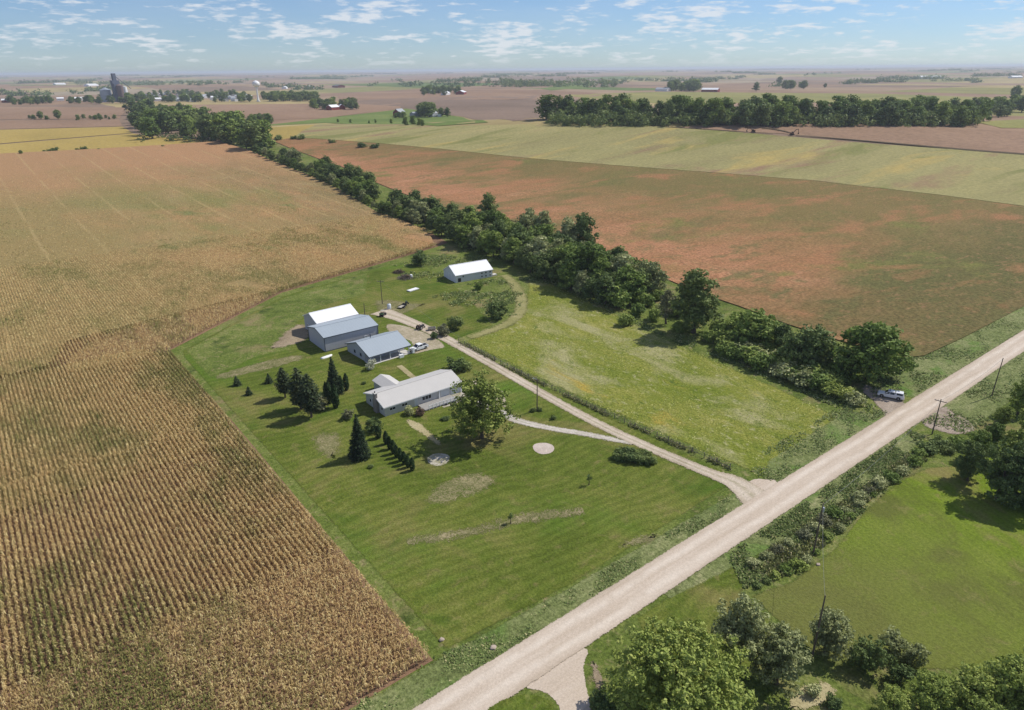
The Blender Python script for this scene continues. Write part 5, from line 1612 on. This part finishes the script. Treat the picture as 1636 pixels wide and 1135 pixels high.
# ------------------------------------------------------------------ fence along the driveway
fpx = [(733, 547), (760, 561), (800, 582), (850, 607), (900, 631), (960, 659), (1020, 686), (1080, 712), (1130, 734), (1178, 755)]
fl = np.array(pxp(fpx))
FE = empty('wire_fence', (*fl[0], 0))
tag(FE, 'old post and rail fence overgrown with brush along the driveway', 'fence')
cumf = np.concatenate([[0], np.cumsum(np.linalg.norm(np.diff(fl, axis=0), axis=1))])
pm_ = MB().box(-0.07, 0.07, -0.07, 0.07, -0.2, 1.3).mesh('post', M['wood_grey'])
ss = np.arange(0, cumf[-1], 3.0)
fpts = np.stack([np.interp(ss, cumf, fl[:, 0]), np.interp(ss, cumf, fl[:, 1])], 1)
for p in fpts:
    po = link('post', pm_, FE, (p[0]-fl[0][0], p[1]-fl[0][1], 0), rng.uniform(0, 3))
    po.rotation_euler = (rng.normal(0, 0.05), rng.normal(0, 0.05), rng.uniform(0, 3))
for z in (0.55, 1.1):
    m = MB()
    for a, b in zip(fpts, fpts[1:]):
        m.tube((a[0]-fl[0][0], a[1]-fl[0][1], z+rng.normal(0, .03)), (b[0]-fl[0][0], b[1]-fl[0][1], z+rng.normal(0, .03)), 0.04, 0.04, 5)
    m.build('rail', M['wood_grey'], FE)
n = 3600
sx = rng.uniform(0, cumf[-1], n)
x = np.interp(sx, cumf, fl[:, 0])+rng.normal(0.15, 0.36, n)
y = np.interp(sx, cumf, fl[:, 1])+rng.normal(0, 0.3, n)
keep = clumpy(x, y, 2.2, -0.15)
V, F, T = cards(x[keep], y[keep], 0.30, 0.4, 0.02, 1.1, 4)
tag(link('fence_brush', mesh_np('fence_brush', V, F, M['brush'], {'tint': T})), 'dark weedy brush tangled along the driveway fence', 'brush', kind='stuff')

span(P5, 8.0, P6, 8.2, 'thin service wire from the yard light pole to the back pole', 1.8)
# ------------------------------------------------------------------ things standing about the yard
def rock(seed, s):
    r = np.random.default_rng(seed)
    bm = bmesh.new()
    bmesh.ops.create_icosphere(bm, subdivisions=2, radius=s)
    for v in bm.verts:
        k = 1+0.25*math.sin(v.co.x/s*3+seed)*math.cos(v.co.y/s*2.3)+r.normal(0, 0.05)
        v.co = Vector((v.co.x*k*1.2, v.co.y*k, v.co.z*k*0.7+s*0.35))
    me = bpy.data.meshes.new('rock')
    bm.to_mesh(me)
    bm.free()
    me.materials.append(M['stone_rock'])
    return me


for i, (px, py, s, lb) in enumerate(((706, 1023, 0.35, 'tan rock on the lawn at the corn field corner'), (788, 1036, 0.4, 'dark rock in the ditch beside the gravel road'), (1307, 903, 0.3, 'pale rock under the transformer pole'))):
    tag(link('rock', rock(i+3, s), None, tuple(at(px, py))), lb, 'rock')

# white upright tank
q = at(622, 494)
T = empty('water_tank', tuple(q))
tag(T, 'upright white plastic tank beside the yard pole', 'tank')
MB().lathe([(0.62, 0.0), (0.66, 0.1), (0.66, 1.55), (0.5, 1.8), (0.2, 1.92)], 20).build('shell', M['tank'], T, smooth=True)
MB().lathe([(0.16, 1.9), (0.18, 1.95), (0.16, 2.02)], 12).build('lid', M['black'], T)


def wheelset(o, xs, ys, r, w):
    for xx in xs:
        for yy in ys:
            wh = MB().tube((xx, yy-w/2, r), (xx, yy+w/2, r), r, r, 16).build('wheel', M['rubber'], o, 0.02)
            MB().tube((xx, yy-w/2-0.01, r), (xx, yy+w/2+0.01, r), r*0.5, r*0.5, 12).build('rim', M['rim'], wh)


# side by side utility vehicle with roof
q = at(612, 505)
U = empty('utility_vehicle', tuple(q), R(35))
tag(U, 'small dark utility vehicle with tan roof parked by the gravel', 'utility vehicle')
MB().prism([(-1.35, 0.4), (-1.35, 0.95), (-0.3, 0.95), (-0.2, 0.55), (0.5, 0.55), (0.65, 0.98), (1.3, 0.82), (1.38, 0.4)], -0.62, 0.62, 'y').build('body', M['black'], U, 0.03)
MB().box(-1.4, -0.45, -0.66, 0.66, 0.96, 1.02).box(-1.4, -0.45, -0.66, -0.6, 1.02, 1.25).box(-1.4, -0.45, 0.6, 0.66, 1.02, 1.25).build('cargo_box', M['tractor_green'], U)
MB().box(-0.25, 0.15, -0.55, 0.55, 0.56, 0.85).box(-0.3, -0.2, -0.55, 0.55, 0.85, 1.3).build('seat', M['rust'], U, 0.02)
for s in (-1, 1):
    MB().tube((0.6, s*0.58, 0.9), (0.25, s*0.56, 1.9), 0.03, 0.03, 6).build('roll_bar', M['black'], U)
    MB().tube((-0.38, s*0.58, 0.9), (-0.38, s*0.56, 1.9), 0.03, 0.03, 6).build('roll_bar', M['black'], U)
MB().box(-0.5, 0.45, -0.66, 0.66, 1.9, 1.97).build('roof', M['tan_panel'], U, 0.02)
wheelset(U, (-0.95, 0.95), (-0.62, 0.62), 0.33, 0.24)

# flat trailer
q = at(643, 492)
U = empty('flat_trailer', tuple(q), R(25))
tag(U, 'small flat trailer with pale deck parked on the grass', 'trailer')
MB().box(-1.6, 1.4, -0.85, 0.85, 0.50, 0.60).build('deck', M['tan_panel'], U, 0.01)
for s in (-1, 1):
    MB().box(-1.6, 1.4, s*0.88-0.03, s*0.88+0.03, 0.52, 0.86).build('side_rail', M['black'], U)
MB().box(1.25, 1.41, -0.82, 0.82, 0.61, 1.25).build('load_box', M['black'], U, 0.02)
MB().tube((1.4, -0.5, 0.52), (2.6, 0, 0.48), 0.05, 0.05, 6).tube((1.4, 0.5, 0.52), (2.6, 0, 0.48), 0.05, 0.05, 6).build('drawbar', M['black'], U)
MB().tube((2.55, 0, 0.48), (2.55, 0, -0.02), 0.04, 0.04, 6).build('jack', M['black'], U)
wheelset(U, (-0.3,), (-1.04, 1.04), 0.33, 0.2)
# second small machine: garden tractor
q = at(650, 486)
U = empty('garden_tractor', tuple(q), R(80))
tag(U, 'dark garden tractor standing behind the flat trailer', 'tractor')
MB().prism([(-0.5, 0.35), (-0.5, 0.62), (0.1, 0.62), (0.15, 0.92), (0.85, 0.86), (0.92, 0.4)], -0.28, 0.28, 'y').build('body', M['tractor_green'], U, 0.03)
MB().box(-0.45, -0.05, -0.22, 0.22, 0.63, 0.72).box(-0.52, -0.45, -0.22, 0.22, 0.63, 1.05).build('seat', M['black'], U, 0.02)
MB().tube((0.1, 0, 0.85), (-0.05, 0, 1.1), 0.02, 0.02, 6).tube((-0.06, 0, 1.09), (-0.08, 0, 1.12), 0.17, 0.17, 12).build('steering_wheel', M['black'], U)
wheelset(U, (-0.35,), (-0.42, 0.42), 0.33, 0.22)
wheelset(U, (0.62,), (-0.36, 0.36), 0.22, 0.15)

# stack of pale panels
q = at(660, 464)
U = empty('panel_stack', tuple(q), R(12))
tag(U, 'low stack of white sheet panels lying on the grass', 'panels')
for i in range(5):
    a = MB().box(-2.3+0.1*(i % 2), 2.3-0.12*(i % 3), -0.95, 0.95, 0.12+i*0.06, 0.17+i*0.06).build('panel', M['white'], U)
for xx in (-1.5, 0, 1.5):
    MB().box(xx-0.06, xx+0.06, -0.9, 0.9, 0.0, 0.118).build('skid', M['wood_grey'], U)

# small white boat shaped trailer by the shed corner
q = at(522, 571)
U = empty('rowing_boat', tuple(q), R(8))
tag(U, 'small upturned white boat lying at the machine shed corner', 'boat')
bm_ = MB()
rings = []
for i in range(9):
    t = i/8
    w_ = 0.62*math.sin(math.pi*min(1, 0.14+0.80*t))**0.6*(1 if t < 0.95 else 0.3)
    hgt = 0.42+0.06*math.sin(math.pi*t)
    rings.append([bm_.bm.verts.new(((t-0.5)*3.6, w_*math.cos(a), max(0.02, hgt*math.sin(a)))) for a in np.linspace(0, math.pi, 9)])
for A, B in zip(rings, rings[1:]):
    for i in range(8):
        bm_.bm.faces.new([A[i], B[i], B[i+1], A[i+1]])
bm_.bm.faces.new(rings[0])
bm_.bm.faces.new(rings[-1][::-1])
bm_.build('hull', M['white'], U, smooth=True)
MB().box(-1.6, 1.5, -0.03, 0.03, 0.40, 0.52).build('keel', M['white'], U)

# parked old machinery by the driveway bend
q = at(672, 526)
U = empty('old_tractor', tuple(q), R(20))
tag(U, 'old dark tractor parked in the grass beside the driveway bend', 'tractor')
MB().prism([(-0.9, 0.7), (-0.9, 1.15), (0.1, 1.2), (1.6, 1.15), (1.65, 0.6), (0.2, 0.5)], -0.28, 0.28, 'y').build('body', M['black'], U, 0.04)
MB().box(-0.95, -0.45, -0.25, 0.25, 1.2, 1.3).box(-1.0, -0.92, -0.25, 0.25, 1.3, 1.65).build('seat', M['rust'], U, 0.02)
MB().tube((1.0, 0.1, 1.15), (1.0, 0.1, 1.8), 0.04, 0.04, 8).build('exhaust', M['rust'], U)
MB().tube((-0.05, 0, 1.15), (-0.28, 0, 1.5), 0.025, 0.025, 6).tube((-0.28, 0, 1.5), (-0.30, 0, 1.53), 0.22, 0.22, 14).build('steering_wheel', M['black'], U)
wheelset(U, (-0.6,), (-0.72, 0.72), 0.68, 0.34)
wheelset(U, (1.35,), (-0.5, 0.5), 0.36, 0.18)
q = at(690, 528)
U = empty('wagon', tuple(q), R(-25))
tag(U, 'small pale wagon box beside the old tractor', 'wagon')
m = MB().box(-1.2, 1.2, -0.7, 0.7, 0.5, 0.56)
for (x0, x1, y0, y1) in ((-1.2, 1.2, -0.7, -0.64), (-1.2, 1.2, 0.64, 0.7), (-1.2, -1.14, -0.64, 0.64), (1.14, 1.2, -0.64, 0.64)):
    m.box(x0, x1, y0, y1, 0.56, 1.0)
m.build('box', M['tan_panel'], U)
wheelset(U, (-0.8, 0.8), (-0.78, 0.78), 0.27, 0.12)

# porch things
U = empty('chest_freezer', (GX+9.6, GY-0.9+0.4, 0.0), R(GA))
tag(U, 'white chest freezer standing at the porch edge', 'freezer')
MB().box(-0.7, 0.7, -0.35, 0.35, 0.03, 0.82).build('cabinet', M['white'], U, 0.03)
MB().box(-0.71, 0.71, -0.36, 0.36, 0.825, 0.92).build('lid', M['white'], U, 0.02)
U = empty('white_cabinet', (GX+13.9, GY+0.2, 0.0), R(GA))
tag(U, 'tall white cabinet at the porch corner beside the pickup', 'cabinet')
MB().box(-0.35, 0.35, -0.3, 0.3, 0.04, 1.7).build('case', M['white'], U, 0.02)
MB().box(-0.32, 0.32, -0.325, -0.302, 0.1, 1.64).build('cabinet_door', M['white'], U, 0.005)

# brush pile behind the yard
def brush_pile(px, py, s, label, seed, bark):
    r = np.random.default_rng(seed)
    q = at(px, py)
    o = empty('brush_pile', tuple(q))
    tag(o, label, 'brush pile')
    m = MB()
    for i in range(150):
        a = r.uniform(0, 6.28)
        rr = s*r.uniform(0, 1)**0.7
        z = 0.5*s*(1-rr/s)*r.uniform(0.1, 1)+0.05
        d = Vector((r.normal(), r.normal(), r.normal()*0.25)).normalized()*r.uniform(0.5, 1.1)*s*0.5
        c = Vector((rr*math.cos(a), rr*math.sin(a), z))
        p0, p1 = c-d, c+d
        p0.z, p1.z = max(p0.z, 0.03), max(p1.z, 0.03)
        m.tube(p0, p1, r.uniform(0.03, 0.09), 0.02, 4, cap=False)
    m.build('branches', bark, o)
    V, F, T = leaf_cloud([(0, 0, s*0.12, s*0.95, s*0.8, s*0.36)], 500, 0.22, r, shell=0.6, floor=0.02)
    link('dead_leaves', mesh_np('dead_leaves', V, F, M['leaf_red'], {'tint': T}), o)
    return o


brush_pile(648, 445, 3.0, 'low brown brush pile near the broad bush', 3, M['wood_grey'])
brush_pile(637, 436, 2.4, 'smaller brown brush pile close to the corn', 4, M['bark'])
q = at(657, 444)
U = empty('white_barrel', tuple(q))
tag(U, 'white barrel leaning at the brown brush pile', 'barrel')
MB().lathe([(0.5, 0), (0.56, 0.35), (0.56, 0.9), (0.48, 1.25)], 16).build('drum', M['white'], U, smooth=False)
MB().lathe([(0.44, 1.255), (0.44, 1.30)], 16).build('lid', M['white'], U)

# ------------------------------------------------------------------ far places
def excavator(px, py, rz, label):
    q = at(px, py)
    o = empty('excavator', (q[0], q[1], q[2]+0.5), rz)
    tag(o, label, 'excavator')
    for s in (-1, 1):
        MB().prism([(-1.9, 0.15), (-1.6, 0), (1.6, 0), (1.9, 0.15), (1.9, 0.7), (1.6, 0.85), (-1.6, 0.85), (-1.9, 0.7)], s*1.1-0.28, s*1.1+0.28, 'y').build('track', M['black'], o)
    MB().box(-1.7, 1.3, -1.25, 1.25, 1.0, 1.9).box(-1.7, -0.7, -1.25, 1.25, 1.9, 2.3).build('house', M['rust'], o, 0.05)
    cab_ = MB().box(-0.1, 1.35, 0.35, 1.25, 1.9, 2.9).build('cab', M['black'], o, 0.05)
    MB().box(-0.6, 0.6, -0.6, 0.6, 0.8, 1.02).build('turntable', M['black'], o)
    MB().prism([(1.0, 1.6), (1.0, 2.1), (3.2, 5.1), (5.2, 5.3), (5.2, 4.9), (3.5, 4.6)], -0.25, 0.25, 'y').build('boom', M['rust'], o)
    MB().prism([(5.0, 5.5), (5.4, 5.4), (6.2, 2.0), (5.9, 1.9)], -0.18, 0.18, 'y').build('stick', M['rust'], o)
    MB().prism([(5.8, 2.1), (6.3, 2.1), (6.2, 1.0), (5.4, 0.8), (5.3, 1.2)], -0.45, 0.45, 'y').build('bucket', M['black'], o)
    return o


excavator(1265, 217, head-R(88), 'dark excavator with raised boom at the end of the long trench')
excavator(1203, 213, head+R(88), 'smaller looking excavator with boom up at the shorter trench')

def small_house(name, label, q, L, W, e, r, ang, wall, roof, cat='house', group=None):
    o = empty(name, tuple(q), ang)
    tag(o, label, cat, group)
    m = MB().prism([(-W/2, -1), (W/2, -1), (W/2, e), (0, r-0.1), (-W/2, e)], -L/2, L/2, 'x')
    m.build('wall', M[wall], o)
    m = MB()
    for s in (-1, 1):
        m.prism([(s*(W/2+0.4), e-0.05), (0, r-0.05), (0, r+0.2), (s*(W/2+0.4), e+0.2)], -L/2-0.4, L/2+0.4, 'x')
    m.build('roof', M[roof], o)
    return o


# farmstead with red barn across the bean field
q = at(638, 186)
B_ = small_house('barn', 'dark red gambrel looking barn with grey roof on the green farmstead', q, 16, 12, 6, 11, R(25), 'red_barn', 'roof_grey', 'barn')
small_house('machine_shed', 'grey shed beside the red barn on the green farmstead', at(664, 186), 15, 10, 4, 6.5, R(10), 'siding_grey', 'roof_grey', 'shed')
small_house('farmhouse', 'pale farmhouse at the right of the green farmstead', at(692, 187), 12, 9, 5, 8, R(15), 'siding_white', 'roof_grey', 'house')
small_house('small_shed', 'white shed right of the pale farmhouse', at(702, 187), 7, 6, 3, 5, R(60), 'white', 'roof_white', 'shed')
# farmstead with two white roofs
small_house('barn', 'white roofed barn in front of dark trees on the pink field', at(532, 176), 20, 14, 5, 9, R(20), 'red_barn', 'roof_white', 'barn')
small_house('barn', 'lower white roofed barn left of its twin on the pink field', at(546, 175), 18, 12, 5, 9, R(70), 'red_barn', 'roof_white', 'barn')
for i, (px, py, L, wl, rf, lb) in enumerate(((692, 149, 26, 'siding_white', 'roof_white', 'white shed of the hilltop farmstead in dark trees'), (712, 152, 30, 'siding_white', 'roof_white', 'long white shed of the hilltop farmstead'), (737, 151, 44, 'red_barn', 'roof_white', 'long red barn right of the hilltop farmstead'),
                                            (455, 142, 40, 'white', 'roof_white', 'left white shed on the pale ridge behind the town'), (496, 141, 60, 'white', 'roof_white', 'long white shed on the pale ridge behind the town'), (541, 140, 70, 'red_barn', 'roof_dark', 'long low dark building on the pale ridge'),
                                            (1059, 146, 40, 'white', 'roof_grey', 'grey roofed shed left of the tree clump on the far olive field'), (1135, 147, 46, 'red_barn', 'roof_white', 'white roofed barn right of the tree clump on the far olive field'),
                                            (1008, 181, 15, 'siding_white', 'roof_white', 'pale roofed building half hidden in the long wood'), (1484, 126, 120, 'white', 'roof_white', 'long white building on the distant right hills'), (1622, 125, 60, 'white', 'roof_white', 'small white building at the distant right edge'),
                                            (12, 164, 22, 'red_barn', 'roof_white', 'white roofed red barn left of the town'), (97, 161, 16, 'white', 'roof_white', 'white bin shaped building left of the town trees'), (126, 161, 26, 'white', 'roof_white', 'white quonset like shed left of the grain bin'), (95, 136, 60, 'white', 'roof_white', 'white sheds on the distant left'), (146, 138, 60, 'white', 'roof_white', 'wide white shed on the distant left'))):
    small_house('far_building', lb, at(px, py), L, L*0.5, 4.5+L*0.03, 7+L*0.07, R(20+i*13), wl, rf, 'building')
# grain elevator
q = at(172, 163)
U = empty('grain_bin', tuple(q))
tag(U, 'large blue grey steel grain bin at the edge of town', 'grain bin')
MB().lathe([(13, -2), (13, 27)], 28).build('drum', M['steel'], U)
MB().lathe([(13.6, 27.0), (13.6, 27.4), (2.5, 33), (2.2, 34)], 28).build('roof', M['steel'], U)
q = at(190, 163)
U = empty('grain_elevator', tuple(q), R(20))
tag(U, 'tall dark grain elevator tower with headhouse rising above town', 'grain elevator')
MB().box(-7, 7, -7, 7, -2, 42).build('tower', M['elev_dark'], U)
MB().box(-9, 9, -5, 5, 42, 50).build('headhouse', M['elev_dark'], U)
MB().box(-4, 4, -3.5, 3.5, 50, 66).build('leg_tower', M['elev_dark'], U)
MB().tube((3, 0, 60), (34, -8, 30), 0.8, 0.8, 6).build('spout', M['elev_dark'], U)
q = at(196, 163)
U = empty('concrete_silo', tuple(q))
tag(U, 'brown silo beside the dark grain elevator tower', 'silo')
MB().lathe([(8, -2), (8, 38)], 20).build('drum', M['elev_brown'], U)
MB().lathe([(8.2, 38), (2, 42)], 20).build('roof', M['elev_brown'], U)
q = at(203, 162)
U = empty('concrete_silo', tuple(q))
tag(U, 'white silo right of the brown silo at the grain elevator', 'silo')
MB().lathe([(6, -2), (6, 34)], 20).build('drum', M['white'], U)
MB().lathe([(6.2, 34), (1.5, 37)], 20).build('roof', M['concrete_far'], U)
# water tower
q = at(413, 163)
U = empty('water_tower', tuple(q))
tag(U, 'white single pedestal water tower above the town trees', 'water tower')
MB().lathe([(5.5, -2), (2.6, 5), (1.9, 12), (1.9, 29), (4.0, 34)], 20).build('pedestal', M['white'], U, smooth=True)
MB().lathe([(3.8, 33), (7.5, 36), (9, 40), (7.8, 44), (4, 47), (0.5, 48)], 24).build('tank', M['white'], U, smooth=True)
# town houses and trees
rt = np.random.default_rng(77)
TG = 'small town houses beyond the fields'
for i in range(62):
    px, py = rt.uniform(232, 400), rt.uniform(151, 163)
    k = int(rt.integers(0, 4))
    wl, rf, lb = (('siding_white', 'roof_grey', 'small white town house with grey roof'), ('siding_house', 'roof_dark', 'small pale town house with dark roof'), ('white', 'roof_white', 'small white roofed town building'), ('siding_grey', 'roof_grey', 'small grey town house'))[k]
    small_house('town_house', lb, at(px, py), rt.uniform(12, 22), rt.uniform(9, 12), 4.5, 7.5, R(rt.choice([0, 90])+rt.normal(0, 8)), wl, rf, 'house', TG)


def far_trees(px0, px1, py0, py1, n, h0, h1, label, group):
    for i in range(n):
        px, py = rng.uniform(px0, px1), rng.uniform(py0, py1)
        k = int(rng.integers(0, 4))
        hh = rng.uniform(h0, h1)
        lb = ('tall ' if hh > (h0+h1)/2 else 'shorter ')+('mid green', 'slender dark', 'broad dark', 'slender mid green')[k]+' '+label
        plant(FAR[k], 'far_tree', at(px, py), hh, lb, 'tree', group, wide=rng.uniform(1.1, 1.6))


for a in ((215, 400, 150, 164, 85, 12, 20, 'tree among the town houses', 'town trees'), (415, 505, 158, 163, 46, 16, 24, 'tree in the belt right of the water tower', 'belt right of the water tower'),
          (498, 570, 170, 176, 20, 13, 20, 'tree round the two white roofed barns', 'trees round the white roofed barns'), (205, 225, 160, 165, 10, 14, 22, 'tree at the foot of the grain elevator', 'trees at the elevator'), (165, 212, 160, 166, 16, 14, 24, 'tree at the foot of the grain elevator', 'trees at the elevator'),
          (15, 82, 163, 168, 22, 12, 20, 'tree in the shelterbelt left of town', 'shelterbelt left of town'), (98, 160, 161, 167, 18, 10, 18, 'tree in the belt before the grain bin', 'belt before the grain bin'),
          (625, 650, 187, 190, 7, 6, 10, 'bushy tree in front of the red barn', 'trees at the red barn'), (672, 690, 185, 188, 6, 15, 22, 'tree in the middle of the green farmstead', 'trees at the red barn'),
          (675, 745, 146, 153, 22, 14, 24, 'tree of the hilltop farmstead', 'trees of the hilltop farmstead'), (1070, 1118, 143, 147, 22, 18, 32, 'tree in the clump on the far olive field', 'clump on the far olive field'),
          (40, 190, 189, 193, 16, 5, 9, 'scrubby tree on the overgrown strip', 'overgrown strip left of the wood'), (1252, 1288, 140, 143, 10, 14, 30, 'tree of the lone dark clump on the far right field', 'lone dark clump')):
    far_trees(*a)
for (px, py, h, lb) in ((705, 187, 14, 'left of two round trees beside the farm lane'), (715, 187, 14, 'right of two round trees beside the farm lane'), (1208, 146, 26, 'lone dark tree right of the white roofed barn'), (1245, 136, 34, 'lone hazy tree on the far right ridge'), (1318, 141, 16, 'small lone tree on the far right field'),
                        (66, 191, 13, 'yellowish round tree on the overgrown strip'), (93, 191, 15, 'dark round tree on the overgrown strip'), (34, 248, 4.5, 'dark bush at the corn and gold field corner'), (1620, 160, 30, 'big dark tree at the end of the long wood')):
    plant(FAR[1], 'lone_tree', at(px, py), h, lb, 'tree', wide=1.2)
for (px, py, h) in ((72, 244, 2.5), (80, 243, 3), (88, 242, 4), (124, 241, 2.5), (135, 240.5, 4), (159, 240.5, 2), (261, 236, 2.5), (530, 229, 4), (578, 236, 5), (600, 237, 4.5), (445, 224, 5), (470, 223, 4), (482, 223, 5)):
    plant(BUSH[1], 'field_bush', at(px, py), h, 'small dark bush on the boundary between crop fields', 'bush', 'bushes between the crop fields', wide=1.3, stem='stem')
for (px, py, h) in ((600, 197, 5), (625, 198, 6), (648, 201, 9), (660, 200, 10), (670, 201, 8), (675, 202, 7), (590, 198, 4), (560, 197, 5), (540, 196, 5)):
    plant(FAR[0], 'pasture_tree', at(px, py), h, 'small tree along the pasture below the green farmstead', 'tree', 'trees along the pasture')
# far ridges of woodland, read as one mass
def ridge_wood(label, a0, a1, d, n, seed):
    r = np.random.default_rng(seed)
    t = r.uniform(0, 1, n)
    clump = np.sin(t*37+seed)+np.sin(t*91+2*seed)+r.normal(0, 0.25, n) > 0.35
    t = t[clump]
    an = a0+(a1-a0)*t
    dd = d*(1+r.normal(0, 0.008, len(t))+0.06*np.sin(t*9+seed)+0.07*np.round(2*np.sin(t*31+3*seed)))
    x, y = dd*np.cos(an), dd*np.sin(an)
    lob = np.stack([x, y, tz(x, y)+5, r.uniform(8, 16, len(t)), r.uniform(8, 16, len(t)), r.uniform(6, 11, len(t))], 1)
    V, F, T = leaf_cloud(lob, len(t)*26, 4.5, r, shell=0.3, floor=-50)
    tag(link('far_woodland', mesh_np('far_woodland', V, F, M['leaf_dark'], {'tint': T})), label, 'woodland', kind='stuff')


A0, A1 = head-R(44), head+R(44)
ridge_wood('dark wooded strips on the hills just behind the town and farms', A0, A1, 3600, 1300, 1)
ridge_wood('hazy wooded strips on the middle hills below the skyline', A0, A1, 5600, 2100, 2)
ridge_wood('blue wooded ridge lines near the skyline', A0, A1, 9000, 2800, 3)
ridge_wood('pale blue wooded skyline at the horizon', A0, A1, 15000, 3600, 4)

def mass_wood(label, px0, px1, py0, py1, n, h, seed):
    r = np.random.default_rng(seed)
    lob = []
    for i in range(n):
        q = at(r.uniform(px0, px1), r.uniform(py0, py1))
        w = h*r.uniform(0.35, 0.6)
        lob.append((q[0], q[1], q[2]+h*0.42, w, w, h*r.uniform(0.4, 0.62)))
    V, F, T = leaf_cloud(lob, n*60, h*0.12, r, shell=0.35, floor=-50)
    tag(link('far_woodland', mesh_np('far_woodland', V, F, M['leaf_dark'], {'tint': T})), label, 'woodland', kind='stuff')


mass_wood('low dark undergrowth along the foot of the long wood behind the hill', 880, 1560, 194, 202.5, 420, 11, 14)
mass_wood('low dark undergrowth along the foot of the wood at the far end of the treeline', 225, 400, 219, 228, 60, 6, 15)
mass_wood('far dark wood round the green hill', 800, 985, 133, 140, 150, 24, 11)
mass_wood('far tree belt behind the hilltop farmstead', 640, 860, 135.5, 139, 90, 20, 12)
mass_wood('far tree belt above the town on the left', 120, 330, 133, 137, 110, 22, 13)
# ------------------------------------------------------------------ haze
hz, g = newmat('haze')
v = g.n('ShaderNodeVolumePrincipled', {'Color': (0.84, 0.91, 1.0), 'Density': 8.0e-5, 'Anisotropy': 0.1})
g.n('ShaderNodeOutputMaterial', {'Volume': v.outputs[0]})
hb = MB().box(-34000, 34000, -34000, 34000, -25, 96).build('haze', hz)
hb['kind'] = 'stuff'
hb['label'] = 'thin blue summer haze over the far countryside'
hb['category'] = 'haze'
